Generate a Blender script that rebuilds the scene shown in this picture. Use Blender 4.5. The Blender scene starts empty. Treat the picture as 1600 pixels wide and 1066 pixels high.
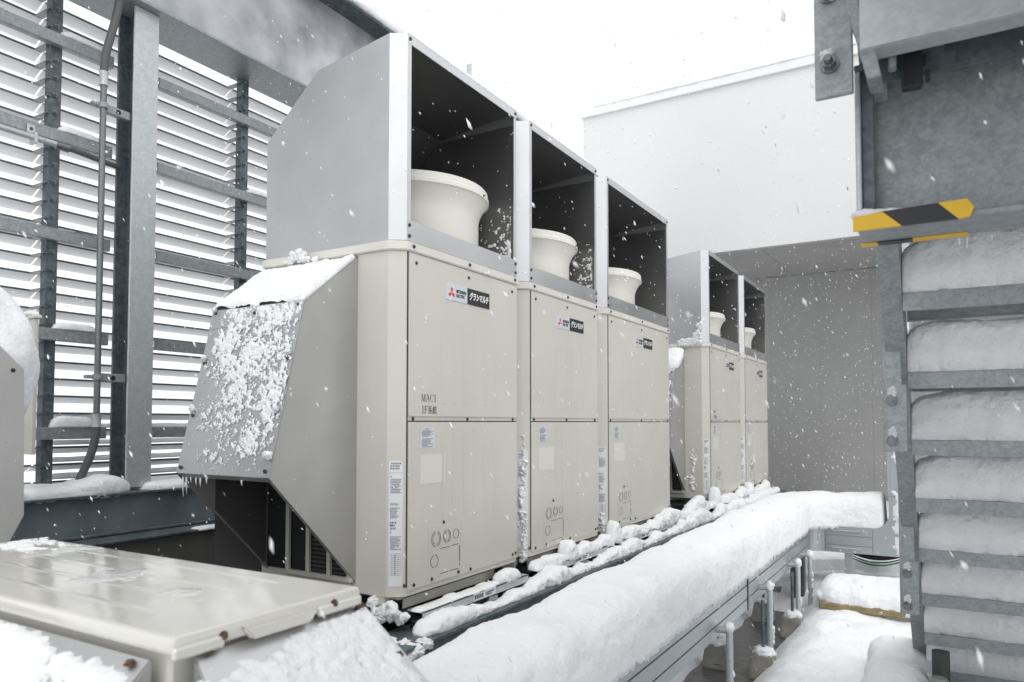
import bpy, bmesh, math, random
from mathutils import Vector, Matrix, noise
R = math.radians
C = bpy.context.scene.collection
scene = bpy.context.scene

# ------------------------------------------------------------------ camera
cam = bpy.data.cameras.new('camera')
camo = bpy.data.objects.new('camera', cam); C.objects.link(camo)
camo.location = (0, 0, 0)
camo.rotation_euler = (R(90 + 2.176), 0, R(30.798))
cam.sensor_width = 36; cam.lens = 36 * 1140 / 1600
cam.shift_y = 0.0526
cam.clip_start = 0.05; cam.clip_end = 3000
cam.dof.use_dof = True; cam.dof.focus_distance = 4.2; cam.dof.aperture_fstop = 5.6
scene.camera = camo
scene.render.resolution_x = 1024; scene.render.resolution_y = 682
# ------------------------------------------------------------------ world: white overcast
w = bpy.data.worlds.new('World'); scene.world = w; w.use_nodes = True
nt = w.node_tree; nt.nodes.clear()
sky = nt.nodes.new('ShaderNodeTexSky'); sky.sky_type = 'NISHITA'; sky.sun_disc = False
sky.sun_elevation = R(58); sky.sun_rotation = R(150); sky.air_density = 1.0; sky.dust_density = 3.0
hs = nt.nodes.new('ShaderNodeHueSaturation'); hs.inputs['Saturation'].default_value = 0.25
bg1 = nt.nodes.new('ShaderNodeBackground'); bg1.inputs[1].default_value = 0.05
bg2 = nt.nodes.new('ShaderNodeBackground'); bg2.inputs[0].default_value = (0.965, 0.985, 1.0, 1); bg2.inputs[1].default_value = 0.94
add = nt.nodes.new('ShaderNodeAddShader'); out = nt.nodes.new('ShaderNodeOutputWorld')
nt.links.new(sky.outputs[0], hs.inputs['Color']); nt.links.new(hs.outputs[0], bg1.inputs[0])
nt.links.new(bg1.outputs[0], add.inputs[0]); nt.links.new(bg2.outputs[0], add.inputs[1]); nt.links.new(add.outputs[0], out.inputs[0])
sl = bpy.data.lights.new('sun', 'SUN'); sl.energy = 0.5; sl.angle = R(25); sl.color = (1, .98, .95)
so = bpy.data.objects.new('sun', sl); C.objects.link(so)
so.rotation_euler = (R(34), 0, R(38))
scene.view_settings.view_transform = 'Standard'; scene.view_settings.look = 'None'
scene.view_settings.exposure = 0.11; scene.view_settings.gamma = 1

# ------------------------------------------------------------------ materials
def mat(name, col, rough=.5, metal=0.0, var=0.0, vscale=3.0, bump=0.0, bscale=60, coat=0, col2=None, kind='noise', detail=5, stretch=None, rvar=0.0, spec=.5):
    m = bpy.data.materials.new(name); m.use_nodes = True
    n = m.node_tree.nodes; l = m.node_tree.links; p = n['Principled BSDF']
    p.inputs['Base Color'].default_value = (*col, 1); p.inputs['Roughness'].default_value = rough
    p.inputs['Metallic'].default_value = metal; p.inputs['Specular IOR Level'].default_value = spec
    if coat: p.inputs['Coat Weight'].default_value = coat; p.inputs['Coat Roughness'].default_value = .12
    g = n.new('ShaderNodeNewGeometry'); mp = n.new('ShaderNodeMapping')
    l.new(g.outputs['Position'], mp.inputs[0])
    if stretch: mp.inputs['Scale'].default_value = stretch
    if var > 0 or col2 is not None:
        if kind == 'voronoi':
            t = n.new('ShaderNodeTexVoronoi'); t.inputs['Scale'].default_value = vscale
            t2 = n.new('ShaderNodeTexNoise'); t2.inputs['Scale'].default_value = vscale * .28; t2.inputs['Detail'].default_value = 8
            l.new(mp.outputs[0], t.inputs['Vector']); l.new(mp.outputs[0], t2.inputs['Vector'])
            sep = n.new('ShaderNodeSeparateColor'); l.new(t.outputs['Color'], sep.inputs[0])
            t2.inputs['Roughness'].default_value = .74
            mx = n.new('ShaderNodeMath'); mx.operation = 'MULTIPLY_ADD'; mx.inputs[1].default_value = .17
            m2 = n.new('ShaderNodeMath'); m2.operation = 'MULTIPLY'; m2.inputs[1].default_value = .83
            l.new(t2.outputs[0], m2.inputs[0]); l.new(sep.outputs[0], mx.inputs[0]); l.new(m2.outputs[0], mx.inputs[2]); f = mx.outputs[0]
        else:
            t = n.new('ShaderNodeTexNoise'); t.inputs['Scale'].default_value = vscale; t.inputs['Detail'].default_value = detail
            l.new(mp.outputs[0], t.inputs['Vector']); f = t.outputs[0]
        r = n.new('ShaderNodeValToRGB'); lo_, hi_ = (.36, .64) if kind == 'voronoi' else (.3, .7); r.color_ramp.elements[0].position = lo_; r.color_ramp.elements[1].position = hi_
        c2 = col2 if col2 is not None else tuple(max(0, c * (1 - var)) for c in col)
        c1 = col if col2 is not None else tuple(min(1, c * (1 + var * .6)) for c in col)
        r.color_ramp.elements[0].color = (*c2, 1); r.color_ramp.elements[1].color = (*c1, 1)
        l.new(f, r.inputs[0]); l.new(r.outputs[0], p.inputs['Base Color'])
        if rvar:
            mr = n.new('ShaderNodeMapRange'); mr.inputs['To Min'].default_value = rough - rvar; mr.inputs['To Max'].default_value = rough + rvar
            l.new(f, mr.inputs[0]); l.new(mr.outputs[0], p.inputs['Roughness'])
    if bump:
        tb = n.new('ShaderNodeTexNoise'); tb.inputs['Scale'].default_value = bscale; tb.inputs['Detail'].default_value = 4
        b = n.new('ShaderNodeBump'); b.inputs['Strength'].default_value = bump; b.inputs['Distance'].default_value = .01
        l.new(g.outputs['Position'], tb.inputs['Vector']); l.new(tb.outputs[0], b.inputs['Height']); l.new(b.outputs[0], p.inputs['Normal'])
    return m
def specks(m, sc=140, thr=.10, col=(.10, .10, .095), keep=.55):
    # tiny dark water spots standing on the sheet
    n = m.node_tree.nodes; l = m.node_tree.links; p = n['Principled BSDF']; src = p.inputs['Base Color'].links[0].from_socket
    g = n.new('ShaderNodeNewGeometry'); v = n.new('ShaderNodeTexVoronoi'); v.inputs['Scale'].default_value = sc; l.new(g.outputs['Position'], v.inputs['Vector'])
    a = n.new('ShaderNodeMath'); a.operation = 'LESS_THAN'; a.inputs[1].default_value = thr; l.new(v.outputs['Distance'], a.inputs[0])
    sp = n.new('ShaderNodeSeparateColor'); l.new(v.outputs['Color'], sp.inputs[0]); b = n.new('ShaderNodeMath'); b.operation = 'GREATER_THAN'; b.inputs[1].default_value = keep; l.new(sp.outputs[0], b.inputs[0])
    c = n.new('ShaderNodeMath'); c.operation = 'MULTIPLY'; l.new(a.outputs[0], c.inputs[0]); l.new(b.outputs[0], c.inputs[1])
    x = n.new('ShaderNodeMix'); x.data_type = 'RGBA'; l.new(c.outputs[0], x.inputs[0]); l.new(src, x.inputs[6]); x.inputs[7].default_value = (*col, 1); l.new(x.outputs[2], p.inputs['Base Color'])
M = {}
M['ivory'] = mat('ivory_paint', (.62, .60, .54), .31, var=.05, vscale=2.2, bump=.06, bscale=5, detail=6)
M['ivory2'] = mat('ivory_rim', (.69, .67, .615), .4, var=.04, vscale=4)
M['cream'] = mat('cream_plastic', (.78, .755, .69), .4, var=.03, vscale=5)
M['skirt'] = mat('skirt_paint', (.40, .385, .34), .5, var=.15, vscale=9)
M['wet'] = mat('wet_ivory', (.70, .68, .62), .09, var=.05, vscale=5, bump=.22, bscale=9, coat=.7)
M['steel'] = mat('stainless_sheet', (.63, .63, .635), .36, .85, var=.10, vscale=3.0, rvar=.06, bump=.02, bscale=4)
M['steel2'] = mat('stainless_corner', (.66, .66, .665), .40, .9, var=.05, vscale=4)
M['inner'] = mat('inner_shade_metal', (.20, .20, .20), .45, .8, var=.2, vscale=2.5)  # darkened metal: the shade inside the hoods is put into its colour
M['inmetal'] = mat('grey_hood_side', (.44, .435, .42), .40, .5, var=.08, vscale=5, bump=.03, bscale=90)
specks(M['inmetal'], 70, .085, keep=.35); specks(M['steel'], 80, .10, (.25, .25, .25), .7)
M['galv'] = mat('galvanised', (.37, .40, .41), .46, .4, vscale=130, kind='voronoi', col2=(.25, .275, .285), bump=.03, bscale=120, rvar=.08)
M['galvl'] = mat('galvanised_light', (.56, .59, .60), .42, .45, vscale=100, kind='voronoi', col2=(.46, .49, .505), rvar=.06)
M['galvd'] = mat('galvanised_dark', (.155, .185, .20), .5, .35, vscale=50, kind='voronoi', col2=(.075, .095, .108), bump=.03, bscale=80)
M['duct'] = mat('duct_steel', (.43, .465, .49), .34, .7, var=.08, vscale=2.0, rvar=.05)
M['alu'] = mat('louvre_blade', (.88, .885, .89), .5, 0, var=.02, vscale=3)
M['dark'] = mat('dark_rubber', (.02, .02, .022), .6)
M['screw'] = mat('screw_steel', (.12, .125, .14), .35, .8)
M['rust'] = mat('rusty_screw', (.15, .10, .06), .5, .5, var=.6, vscale=400)
M['coil'] = mat('coil_fins', (.03, .032, .036), .5, .3)
M['void'] = mat('shadow_gap', (.03, .028, .024), .8)
M['bolt'] = mat('galvanised_bolt', (.22, .235, .245), .4, .8, var=.3, vscale=150)
M['white'] = mat('white_panel', (.70, .70, .695), .55, var=.03, vscale=.6)
M['cope'] = mat('coping_metal', (.78, .78, .78), .4, .1)
M['wall'] = mat('grey_panel', (.34, .337, .33), .5, .1, var=.06, vscale=1.2)
M['soffit'] = mat('soffit_panel', (.40, .395, .385), .5, .1, var=.06, vscale=1.2)
M['conc'] = mat('concrete', (.30, .29, .265), .8, var=.3, vscale=14, bump=.3, bscale=60)
M['floor'] = mat('wet_roof_floor', (.17, .17, .165), .35, vscale=16, col2=(.07, .07, .068), bump=.3, bscale=45, rvar=.15)
M['parapet'] = mat('parapet_panel', (.11, .11, .105), .5, var=.15, vscale=3)
M['yellow'] = mat('yellow_tape', (.78, .47, .03), .42, var=.08, vscale=12)
M['black'] = mat('black_tape', (.025, .025, .027), .4)
M['silver'] = mat('badge_silver', (.66, .70, .72), .35, .2)
M['badge'] = mat('badge_charcoal', (.025, .027, .032), .3)
M['red'] = mat('badge_red', (.62, .02, .03), .4)
M['ink'] = mat('ink', (.04, .04, .05), .5)
M['inkg'] = mat('ink_grey', (.22, .23, .27), .5)
M['letter'] = mat('badge_letter_white', (.85, .85, .85), .4)
M['paper'] = mat('sticker_paper', (.63, .66, .70), .4)
M['paperw'] = mat('sticker_white', (.74, .75, .77), .4)
M['blank'] = mat('blank_label', (.70, .68, .63), .42)
M['flex'] = mat('flexible_conduit', (.10, .10, .105), .5, bump=.2, bscale=150)
M['green'] = mat('green_cable', (.02, .20, .06), .4)
M['ggreen'] = mat('grey_green_cap', (.25, .28, .25), .5)
M['dgreen'] = mat('dark_green_pipe', (.05, .065, .055), .5)
M['hatch'] = mat('hatch_edge', (.27, .22, .11), .6, var=.4, vscale=20)

def snow_mat(name, col, b1=.5, b2=.35):
    m = bpy.data.materials.new(name); m.use_nodes = True
    n = m.node_tree.nodes; l = m.node_tree.links; p = n['Principled BSDF']
    p.inputs['Base Color'].default_value = (*col, 1); p.inputs['Roughness'].default_value = .75
    p.inputs['Specular IOR Level'].default_value = .25
    p.inputs['Subsurface Weight'].default_value = .25; p.inputs['Subsurface Radius'].default_value = (.02, .022, .026)
    p.inputs['Subsurface Scale'].default_value = .6
    g = n.new('ShaderNodeNewGeometry')
    t1 = n.new('ShaderNodeTexNoise'); t1.inputs['Scale'].default_value = 38; t1.inputs['Detail'].default_value = 6; t1.inputs['Roughness'].default_value = .6
    t2 = n.new('ShaderNodeTexNoise'); t2.inputs['Scale'].default_value = 180; t2.inputs['Detail'].default_value = 3
    l.new(g.outputs['Position'], t1.inputs['Vector']); l.new(g.outputs['Position'], t2.inputs['Vector'])
    ba = n.new('ShaderNodeBump'); ba.inputs['Strength'].default_value = b1; ba.inputs['Distance'].default_value = .012
    bb = n.new('ShaderNodeBump'); bb.inputs['Strength'].default_value = b2; bb.inputs['Distance'].default_value = .004
    l.new(t1.outputs[0], ba.inputs['Height']); l.new(t2.outputs[0], bb.inputs['Height'])
    l.new(ba.outputs[0], bb.inputs['Normal']); l.new(bb.outputs[0], p.inputs['Normal'])
    return m
M['snow'] = snow_mat('snow', (.88, .888, .90), .8, .6)
M['flake'] = mat('snow_flake', (.97, .97, .97), .8)
M['slush'] = mat('slush', (.72, .72, .70), .08, bump=.8, bscale=30, coat=.5)
M['ice'] = mat('ice', (.75, .78, .80), .1, coat=.5)

# ------------------------------------------------------------------ mesh helpers
def BM(): return bmesh.new()
def wloc(o):
    v = Vector((0, 0, 0))
    while o is not None: v += o.location; o = o.parent
    return v
def ob(name, bm, m, parent=None, smooth=False, autosmooth=False):
    bmesh.ops.recalc_face_normals(bm, faces=bm.faces)
    me = bpy.data.meshes.new(name)
    if parent is None:
        xs = [v.co.x for v in bm.verts]; ys = [v.co.y for v in bm.verts]; zs = [v.co.z for v in bm.verts]
        off = Vector(((min(xs) + max(xs)) / 2, (min(ys) + max(ys)) / 2, min(zs)))
    else: off = wloc(parent)
    bmesh.ops.translate(bm, verts=bm.verts, vec=-off)
    if smooth:
        for f in bm.faces: f.smooth = True
    if autosmooth:
        for f in bm.faces: f.smooth = True
        for e in bm.edges:
            if len(e.link_faces) == 2 and e.calc_face_angle(0) > R(32): e.smooth = False
    bm.to_mesh(me); bm.free()
    o = bpy.data.objects.new(name, me); C.objects.link(o)
    if isinstance(m, (list, tuple)):
        for k in m: me.materials.append(k)
    else: me.materials.append(m)
    if parent is None: o.location = off
    else: o.parent = parent
    return o
def tag(o, label=None, cat=None, group=None, kind=None):
    if label: o['label'] = label
    if cat: o['category'] = cat
    if group: o['group'] = group
    if kind: o['kind'] = kind
    return o
def thing(name, loc, label, cat, group=None):
    o = bpy.data.objects.new(name, None); C.objects.link(o); o.location = loc; o.empty_display_size = .1
    return tag(o, label, cat, group)
def box(bm, x0, x1, y0, y1, z0, z1, bev=0.0, seg=1):
    r = bmesh.ops.create_cube(bm, size=1.0)
    vs = r['verts']
    for v in vs:
        v.co.x = x0 + (v.co.x + .5) * (x1 - x0); v.co.y = y0 + (v.co.y + .5) * (y1 - y0); v.co.z = z0 + (v.co.z + .5) * (z1 - z0)
    if bev > 0:
        es = list({e for v in vs for e in v.link_edges})
        bmesh.ops.bevel(bm, geom=es, offset=bev, segments=seg, affect='EDGES', profile=.6)
    return bm
def prism(bm, pts, a, b, axis='z', bev=0.0):
    # pts are 2D; axis is the extrusion axis; z: (x,y)  y: (x,z)  x: (y,z)
    def mk(p, t):
        if axis == 'z': return (p[0], p[1], t)
        if axis == 'y': return (p[0], t, p[1])
        return (t, p[0], p[1])
    A = [bm.verts.new(mk(p, a)) for p in pts]; B = [bm.verts.new(mk(p, b)) for p in pts]
    n = len(pts)
    bm.faces.new(A); bm.faces.new(list(reversed(B)))
    for i in range(n): bm.faces.new((A[i], B[i], B[(i + 1) % n], A[(i + 1) % n]))
    if bev > 0:
        es = list({e for v in A + B for e in v.link_edges})
        bmesh.ops.recalc_face_normals(bm, faces=bm.faces)
        bmesh.ops.bevel(bm, geom=es, offset=bev, segments=2, affect='EDGES')
    return bm
def slab(bm, quad, th):
    # quad of 4+ 3D points in one plane, given thickness along its normal (both sides th/2)
    q = [Vector(p) for p in quad]; n = (q[1] - q[0]).cross(q[2] - q[1]).normalized() * th / 2
    A = [bm.verts.new(p + n) for p in q]; B = [bm.verts.new(p - n) for p in q]; k = len(q)
    bm.faces.new(A); bm.faces.new(list(reversed(B)))
    for i in range(k): bm.faces.new((A[i], B[i], B[(i + 1) % k], A[(i + 1) % k]))
    return bm
def tube(bm, pts, r, seg=12, cap=True):
    pts = [Vector(p) for p in pts]; rings = []
    n = len(pts); prev = None
    for i, p in enumerate(pts):
        d = (pts[min(i + 1, n - 1)] - pts[max(i - 1, 0)]).normalized()
        if prev is None:
            a = d.orthogonal().normalized()
        else:
            a = (prev - d * prev.dot(d)).normalized()
        prev = a; b = d.cross(a)
        rr = r[i] if isinstance(r, (list, tuple)) else r
        rings.append([bm.verts.new(p + (a * math.cos(t) + b * math.sin(t)) * rr) for t in [2 * math.pi * k / seg for k in range(seg)]])
    for i in range(n - 1):
        for k in range(seg):
            bm.faces.new((rings[i][k], rings[i][(k + 1) % seg], rings[i + 1][(k + 1) % seg], rings[i + 1][k]))
    if cap:
        bm.faces.new(list(reversed(rings[0]))); bm.faces.new(rings[-1])
    return bm
def lathe(bm, c, prof, seg=64, close=False):
    rings = [[bm.verts.new((c[0] + r * math.cos(2 * math.pi * k / seg), c[1] + r * math.sin(2 * math.pi * k / seg), z)) for k in range(seg)] for r, z in prof]
    for i in range(len(prof) - 1):
        for k in range(seg):
            bm.faces.new((rings[i][k], rings[i][(k + 1) % seg], rings[i + 1][(k + 1) % seg], rings[i + 1][k]))
    return bm
def bez(p0, p1, p2, p3, n=14):
    p0, p1, p2, p3 = map(Vector, (p0, p1, p2, p3)); o = []
    for i in range(n + 1):
        t = i / n; o.append(p0 * (1 - t) ** 3 + p1 * 3 * t * (1 - t) ** 2 + p2 * 3 * t * t * (1 - t) + p3 * t ** 3)
    return o
def fbm(v, o=4): return noise.fractal(v, 1.0, 2.0, o, noise_basis='PERLIN_ORIGINAL')
_sm = {}
def screw_mesh(ax, m, r=.0065):
    key = (ax, m, r)
    if key not in _sm:
        bm = BM(); d = Vector({'x': (1, 0, 0), 'y': (0, -1, 0), 'z': (0, 0, 1), 'nx': (-1, 0, 0)}[ax])
        tube(bm, [(0, 0, 0), d * r * .25], r * 1.25, 14)
        tube(bm, [d * r * .25, d * r * .9], r * .85, 6)
        me = bpy.data.meshes.new('screw'); bmesh.ops.recalc_face_normals(bm, faces=bm.faces); bm.to_mesh(me); bm.free(); me.materials.append(M[m]); _sm[key] = me
    return _sm[key]
def screw(p, ax, parent, m='screw', r=.0065, name='screw'):
    o = bpy.data.objects.new(name, screw_mesh(ax, m, r)); C.objects.link(o); o.parent = parent
    o.location = Vector(p) - wloc(parent); return o
def text_mesh(bm, body, size, origin, tx, up, depth=.0006, bold=0.0, sx=1.0, align='LEFT'):
    cu = bpy.data.curves.new('txt', 'FONT'); cu.body = body; cu.size = size; cu.extrude = depth; cu.offset = bold; cu.align_x = align
    o = bpy.data.objects.new('txt', cu); C.objects.link(o)
    dg = bpy.context.evaluated_depsgraph_get(); me = bpy.data.meshes.new_from_object(o.evaluated_get(dg))
    tx = Vector(tx).normalized(); up = Vector(up).normalized(); nn = tx.cross(up)
    vs = [bm.verts.new(Vector(origin) + tx * (v.co.x * sx) + up * v.co.y + nn * (v.co.z + depth)) for v in me.vertices]
    for p in me.polygons:
        try: bm.faces.new([vs[i] for i in p.vertices])
        except ValueError: pass
    bpy.data.objects.remove(o); bpy.data.curves.remove(cu); bpy.data.meshes.remove(me)
def quad(bm, o, tx, up, x0, x1, y0, y1, h=.0004):
    # thin raised rectangle on a plane
    o = Vector(o); tx = Vector(tx); up = Vector(up); n = tx.cross(up).normalized()
    pts = [o + tx * a + up * b for a, b in ((x0, y0), (x1, y0), (x1, y1), (x0, y1))]
    A = [bm.verts.new(p + n * h) for p in pts]; B = [bm.verts.new(p - n * .0003) for p in pts]
    bm.faces.new(A)
    for i in range(4): bm.faces.new((B[i], B[(i + 1) % 4], A[(i + 1) % 4], A[i]))
def marks(bm, o, tx, up, x0, x1, y0, y1, rows, rnd, fill=.62, h=.0004):
    dy = (y1 - y0) / rows
    for i in range(rows):
        y = y1 - (i + .8) * dy; x = x0 + (rnd.random() * .1) * (x1 - x0)
        end = x1 - (rnd.random() ** 2) * .5 * (x1 - x0)
        while x < end:
            wd = rnd.uniform(.6, 1.1) * dy * .9
            quad(bm, o, tx, up, x, min(x + wd * .8, end), y, y + dy * fill, h); x += wd * 1.05

# ------------------------------------------------------------------ snow builders
def snow_sweep(name, pts, wid, hgt, label, seed=0, step=.015, prof=44, amp=1.0, pw=.6, taper=.06, parent=None, hang=.02, lump=0, grow=0, grain=1.0, wt=.65, side=None, cat='snow'):
    """rounded bank of snow lying along a polyline"""
    P = [Vector(p) for p in pts]; seg = [(P[i + 1] - P[i]).length for i in range(len(P) - 1)]; L = sum(seg)
    n = max(6, int(L / step)); bm = BM(); rings = []
    for i in range(n + 1):
        s = L * i / n; k = 0; ss = s
        while k < len(seg) - 1 and ss > seg[k]: ss -= seg[k]; k += 1
        c = P[k].lerp(P[k + 1], min(1, ss / max(seg[k], 1e-6)))
        # smooth direction at corners
        def dir_at(s2, _n=0):
            k2 = 0; q = min(max(s2, 0), L)
            while k2 < len(seg) - 1 and q > seg[k2]: q -= seg[k2]; k2 += 1
            return (P[k2 + 1] - P[k2]).normalized()
        d = sum((dir_at(s + .02 * q_) for q_ in range(-5, 6)), Vector((0, 0, 0))).normalized()
        sd = Vector((d.y, -d.x, 0)).normalized() if side is None else Vector(side)
        e = min(1, s / taper, (L - s) / taper) if taper > 0 else 1
        e = math.sqrt(max(0, 1 - (1 - e) ** 2)) if e < 1 else 1
        hm = hgt * (1 + grow * s / L) * (1 + .16 * amp * fbm(Vector((s * 3, seed * 7.1, 0)), 3))
        lm = min(1.35, max(.15, .66 + .75 * fbm(Vector((s * 2.6, seed * 3.1, 5)), 2) + .13 * fbm(Vector((s * 11, seed, 2)), 2))) if lump else 1
        hm = hm * lm * ((.12 + .88 * e) if wt else (.72 + .28 * e))
        wm = wid * ((1 - wt) + wt * e) * (.35 + .65 * min(1.1, lm) ** .5)
        ring = []
        for j in range(prof):
            t = -.12 + (math.pi + .24) * j / (prof - 1)
            cx, sz = math.cos(t), math.sin(t)
            x = wm / 2 * math.copysign(abs(cx) ** pw, cx)
            z = hm * (abs(sz) ** pw) if sz > 0 else -hang * (1 + 1.2 * fbm(Vector((s * 22, seed, cx)), 2)) * (e)
            nrm = sd * cx + Vector((0, 0, max(sz, 0)))
            q = c + sd * x + Vector((0, 0, z))
            nz = fbm(q * 4 + Vector((seed, 0, 0)), 3) * .07 * min(wid, hgt * 1.6) + (fbm(q * 20 + Vector((seed, 0, 0)), 3) * .0065 + fbm(q * 48, 3) * .0035 + fbm(q * 110, 2) * .0018) * min(1, hgt * 8 + .3) * grain * (1.15 - .7 * max(0, sz) ** 2)
            if lump: nz += lump * max(0, fbm(q * 9 + Vector((0, seed, 0)), 2))
            q = q + nrm.normalized() * nz * amp * (.4 + .6 * e)
            ring.append(bm.verts.new(q))
        rings.append(ring)
    for i in range(n):
        for j in range(prof):
            j2 = (j + 1) % prof
            bm.faces.new((rings[i][j], rings[i][j2], rings[i + 1][j2], rings[i + 1][j]))
    bm.faces.new(rings[0]); bm.faces.new(list(reversed(rings[-1])))
    o = ob(name, bm, M['snow'], parent, smooth=True)
    if parent is None: tag(o, label, cat, kind='stuff')
    return o
def snow_blob(bm, c, r, seed=0, sub=4, amp=.3):
    g = bmesh.ops.create_icosphere(bm, subdivisions=sub, radius=1.0)
    sc = Vector(r); m = min(r)
    for v in g['verts']:
        d = v.co.copy(); q = Vector((d.x * sc.x, d.y * sc.y, d.z * sc.z))
        k = 1 + amp * (fbm(d * 1.7 + Vector((seed * 3.3, seed, 0)), 3)) + amp * .30 * fbm(q * (.28 / m) * 3 + Vector((0, seed * 5, 0)), 3) + amp * .16 * fbm(q * (.28 / m) * 10, 2)
        v.co = Vector(c) + q * k
def crust(name, o, tx, up, w, h, res, fn, height, label, rnd=0, rough=1.0):
    """patchy snow stuck on a panel: a grid kept only where the cover function is positive"""
    o = Vector(o); tx = Vector(tx).normalized(); up = Vector(up).normalized(); n = tx.cross(up).normalized()
    nx = int(w / res); ny = int(h / res); bm = BM(); G = {}
    def val(i, j):
        u = i / nx; v = j / ny
        return fn(u, v, Vector((u * w, v * h, rnd * 3.7)))
    V = [[val(i, j) for j in range(ny + 1)] for i in range(nx + 1)]
    def vert(i, j):
        if (i, j) not in G:
            a = V[i][j]; hh = -.001 if a <= 0 else height * min(1, a * 1.2) ** .5 * (1 + .5 * rough * fbm(Vector((i * res * 30, j * res * 30, rnd)), 3))
            G[i, j] = bm.verts.new(o + tx * (i * res) + up * (j * res) + n * hh)
        return G[i, j]
    for i in range(nx):
        for j in range(ny):
            if max(V[i][j], V[i + 1][j], V[i + 1][j + 1], V[i][j + 1]) > 0:
                bm.faces.new((vert(i, j), vert(i + 1, j), vert(i + 1, j + 1), vert(i, j + 1)))
    ob_ = ob(name, bm, M['snow'], None, smooth=True)
    return tag(ob_, label, 'snow', kind='stuff')

# ================================================================== SETTING
bm = BM(); box(bm, -3.15, 6, -4, 11.0, -1.5, -1.3)
tag(ob('roof_floor', bm, M['floor']), 'wet grey roof deck under the equipment', 'floor', kind='structure')
bm = BM(); box(bm, -900, 900, -900, 900, -9.2, -9.0)
tag(ob('snow_field', bm, M['snow']), 'snow covered ground far below beyond the louvres', 'ground', kind='structure')

# snow on the roof floor: a height field
def bare(x, y):
    # strip kept clear under and beside the duct
    a = math.exp(-((x + 1.02) / .22) ** 2) * (1 if y < 4.9 else math.exp(-((y - 4.9) / .5) ** 2))
    return a
bm = BM(); x0, x1, y0, y1 = -1.55, 3.4, 1.6, 10.98; nx, ny = 330, 520; G = []
for i in range(nx + 1):
    row = []
    for j in range(ny + 1):
        x = x0 + (x1 - x0) * (i / nx) ** 1.3; y = y0 + (y1 - y0) * j / ny
        p = Vector((x, y, 0))
        h = .17 + .04 * fbm(p * 1.3, 3) + .014 * fbm(p * 7, 3) + .005 * fbm(p * 26, 2)
        h -= .30 * bare(x, y)
        h += .06 * math.exp(-(((x + .62) / .16) ** 2 + ((y - 4.35) / .35) ** 2))
        h += .04 * math.exp(-(((x + .70) / .16) ** 2 + ((y - 3.35) / .22) ** 2))
        h += .05 * math.exp(-(((x + .35) / .10) ** 2 + ((y - 4.4) / .10) ** 2))
        h += .10 * math.exp(-(((x + .05) / .25) ** 2 + ((y - 3.35) / .3) ** 2))
        h -= .078 * math.exp(-(((x + .42) / .28) ** 2 + ((y - 4.70) / .16) ** 2))
        if y > 6.1: h += .08
        row.append(bm.verts.new((x, y, -1.3 + h)))
    G.append(row)
for i in range(nx):
    for j in range(ny): bm.faces.new((G[i][j], G[i + 1][j], G[i + 1][j + 1], G[i][j + 1]))
tag(ob('snow_ground', bm, M['snow'], smooth=True), 'deep fresh snow lying over the roof floor beside the stair', 'snow', kind='structure')
bm = BM(); box(bm, -3.1, 6, -4, .2, -1.3, -1.18, .03, 2); box(bm, -.4, 6, .2, 1.6, -1.3, -1.18)
tag(ob('snow_ground', bm, M['snow']), 'snow on the roof floor under the landing', 'snow', kind='structure')

# ------------------------------------------------------------------ building at the back
b = thing('rooftop_building', (0, 9.1, -1.3), 'white panelled upper storey overhanging a recessed grey wall behind the machines', 'building')
bm = BM(); box(bm, -4.27, 7, 9.1, 14, 2.13, 4.22)
ob('upper_wall', bm, M['white'], b)
bm = BM(); box(bm, -4.31, 7.04, 9.06, 14.05, 4.22, 4.33, .006)
ob('coping', bm, M['cope'], b)
bm = BM(); box(bm, -4.24, 7, 9.13, 11.0, 2.116, 2.13)
for x in (-3.3, -1.9, -.45): box(bm, x, x + .008, 9.14, 11, 2.108, 2.116)
ob('soffit', bm, M['soffit'], b)
bm = BM(); xs = [-4.27, -3.5, -2.84, -2.18, -1.52, -.86, -.2, .46, 1.12, 2.5, 4, 7]
for a, c in zip(xs, xs[1:]): box(bm, a + .0005, c - .0005, 11.0, 11.1, -1.5, 2.108, .0015)
ob('lower_wall', bm, M['wall'], b)
bm = BM(); box(bm, -4.25, 6.98, 11.09, 11.2, -1.5, 2.1)
ob('joint_backing', bm, M['soffit'], b)
snow_sweep('roof_snow', [(-4.28, 9.22, 4.33), (6.9, 9.22, 4.33)], .34, .10, 'thin ridge of snow along the coping of the white building', 3, step=.05, prof=22, hang=0, taper=.3)

# ------------------------------------------------------------------ louvre screen on the left
ls = thing('louvre_screen', (-3.6, 3.0, -.33), 'tall screen of pale horizontal louvre blades between grey rails and posts', 'louvre screen')
bays = [(-.35, .73), (.78, 1.74), (1.82, 2.80), (2.88, 3.83), (3.91, 4.87), (4.95, 5.9), (5.98, 6.93), (7.0, 8.4)]
zb = [-.28 + .0815 * k for k in range(29)]
for a, c in bays:
    bm = BM()
    for z in zb:
        # each blade: slanted tray, nose turned down
        pr = [(-3.656, z - .004), (-3.656, z + .004), (-3.712, z - .026), (-3.722, z - .026), (-3.722, z - .032), (-3.711, z - .032)]
        prism(bm, pr, a - .035, c + .035, 'y')
    o = ob('louvre_blades', bm, M['alu'], ls)
    bm = BM()
    for z in zb: box(bm, -3.655, -3.649, a - .03, c + .03, z - .006, z + .002)
    ob('blade_edge', bm, M['galvd'], o)
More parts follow.
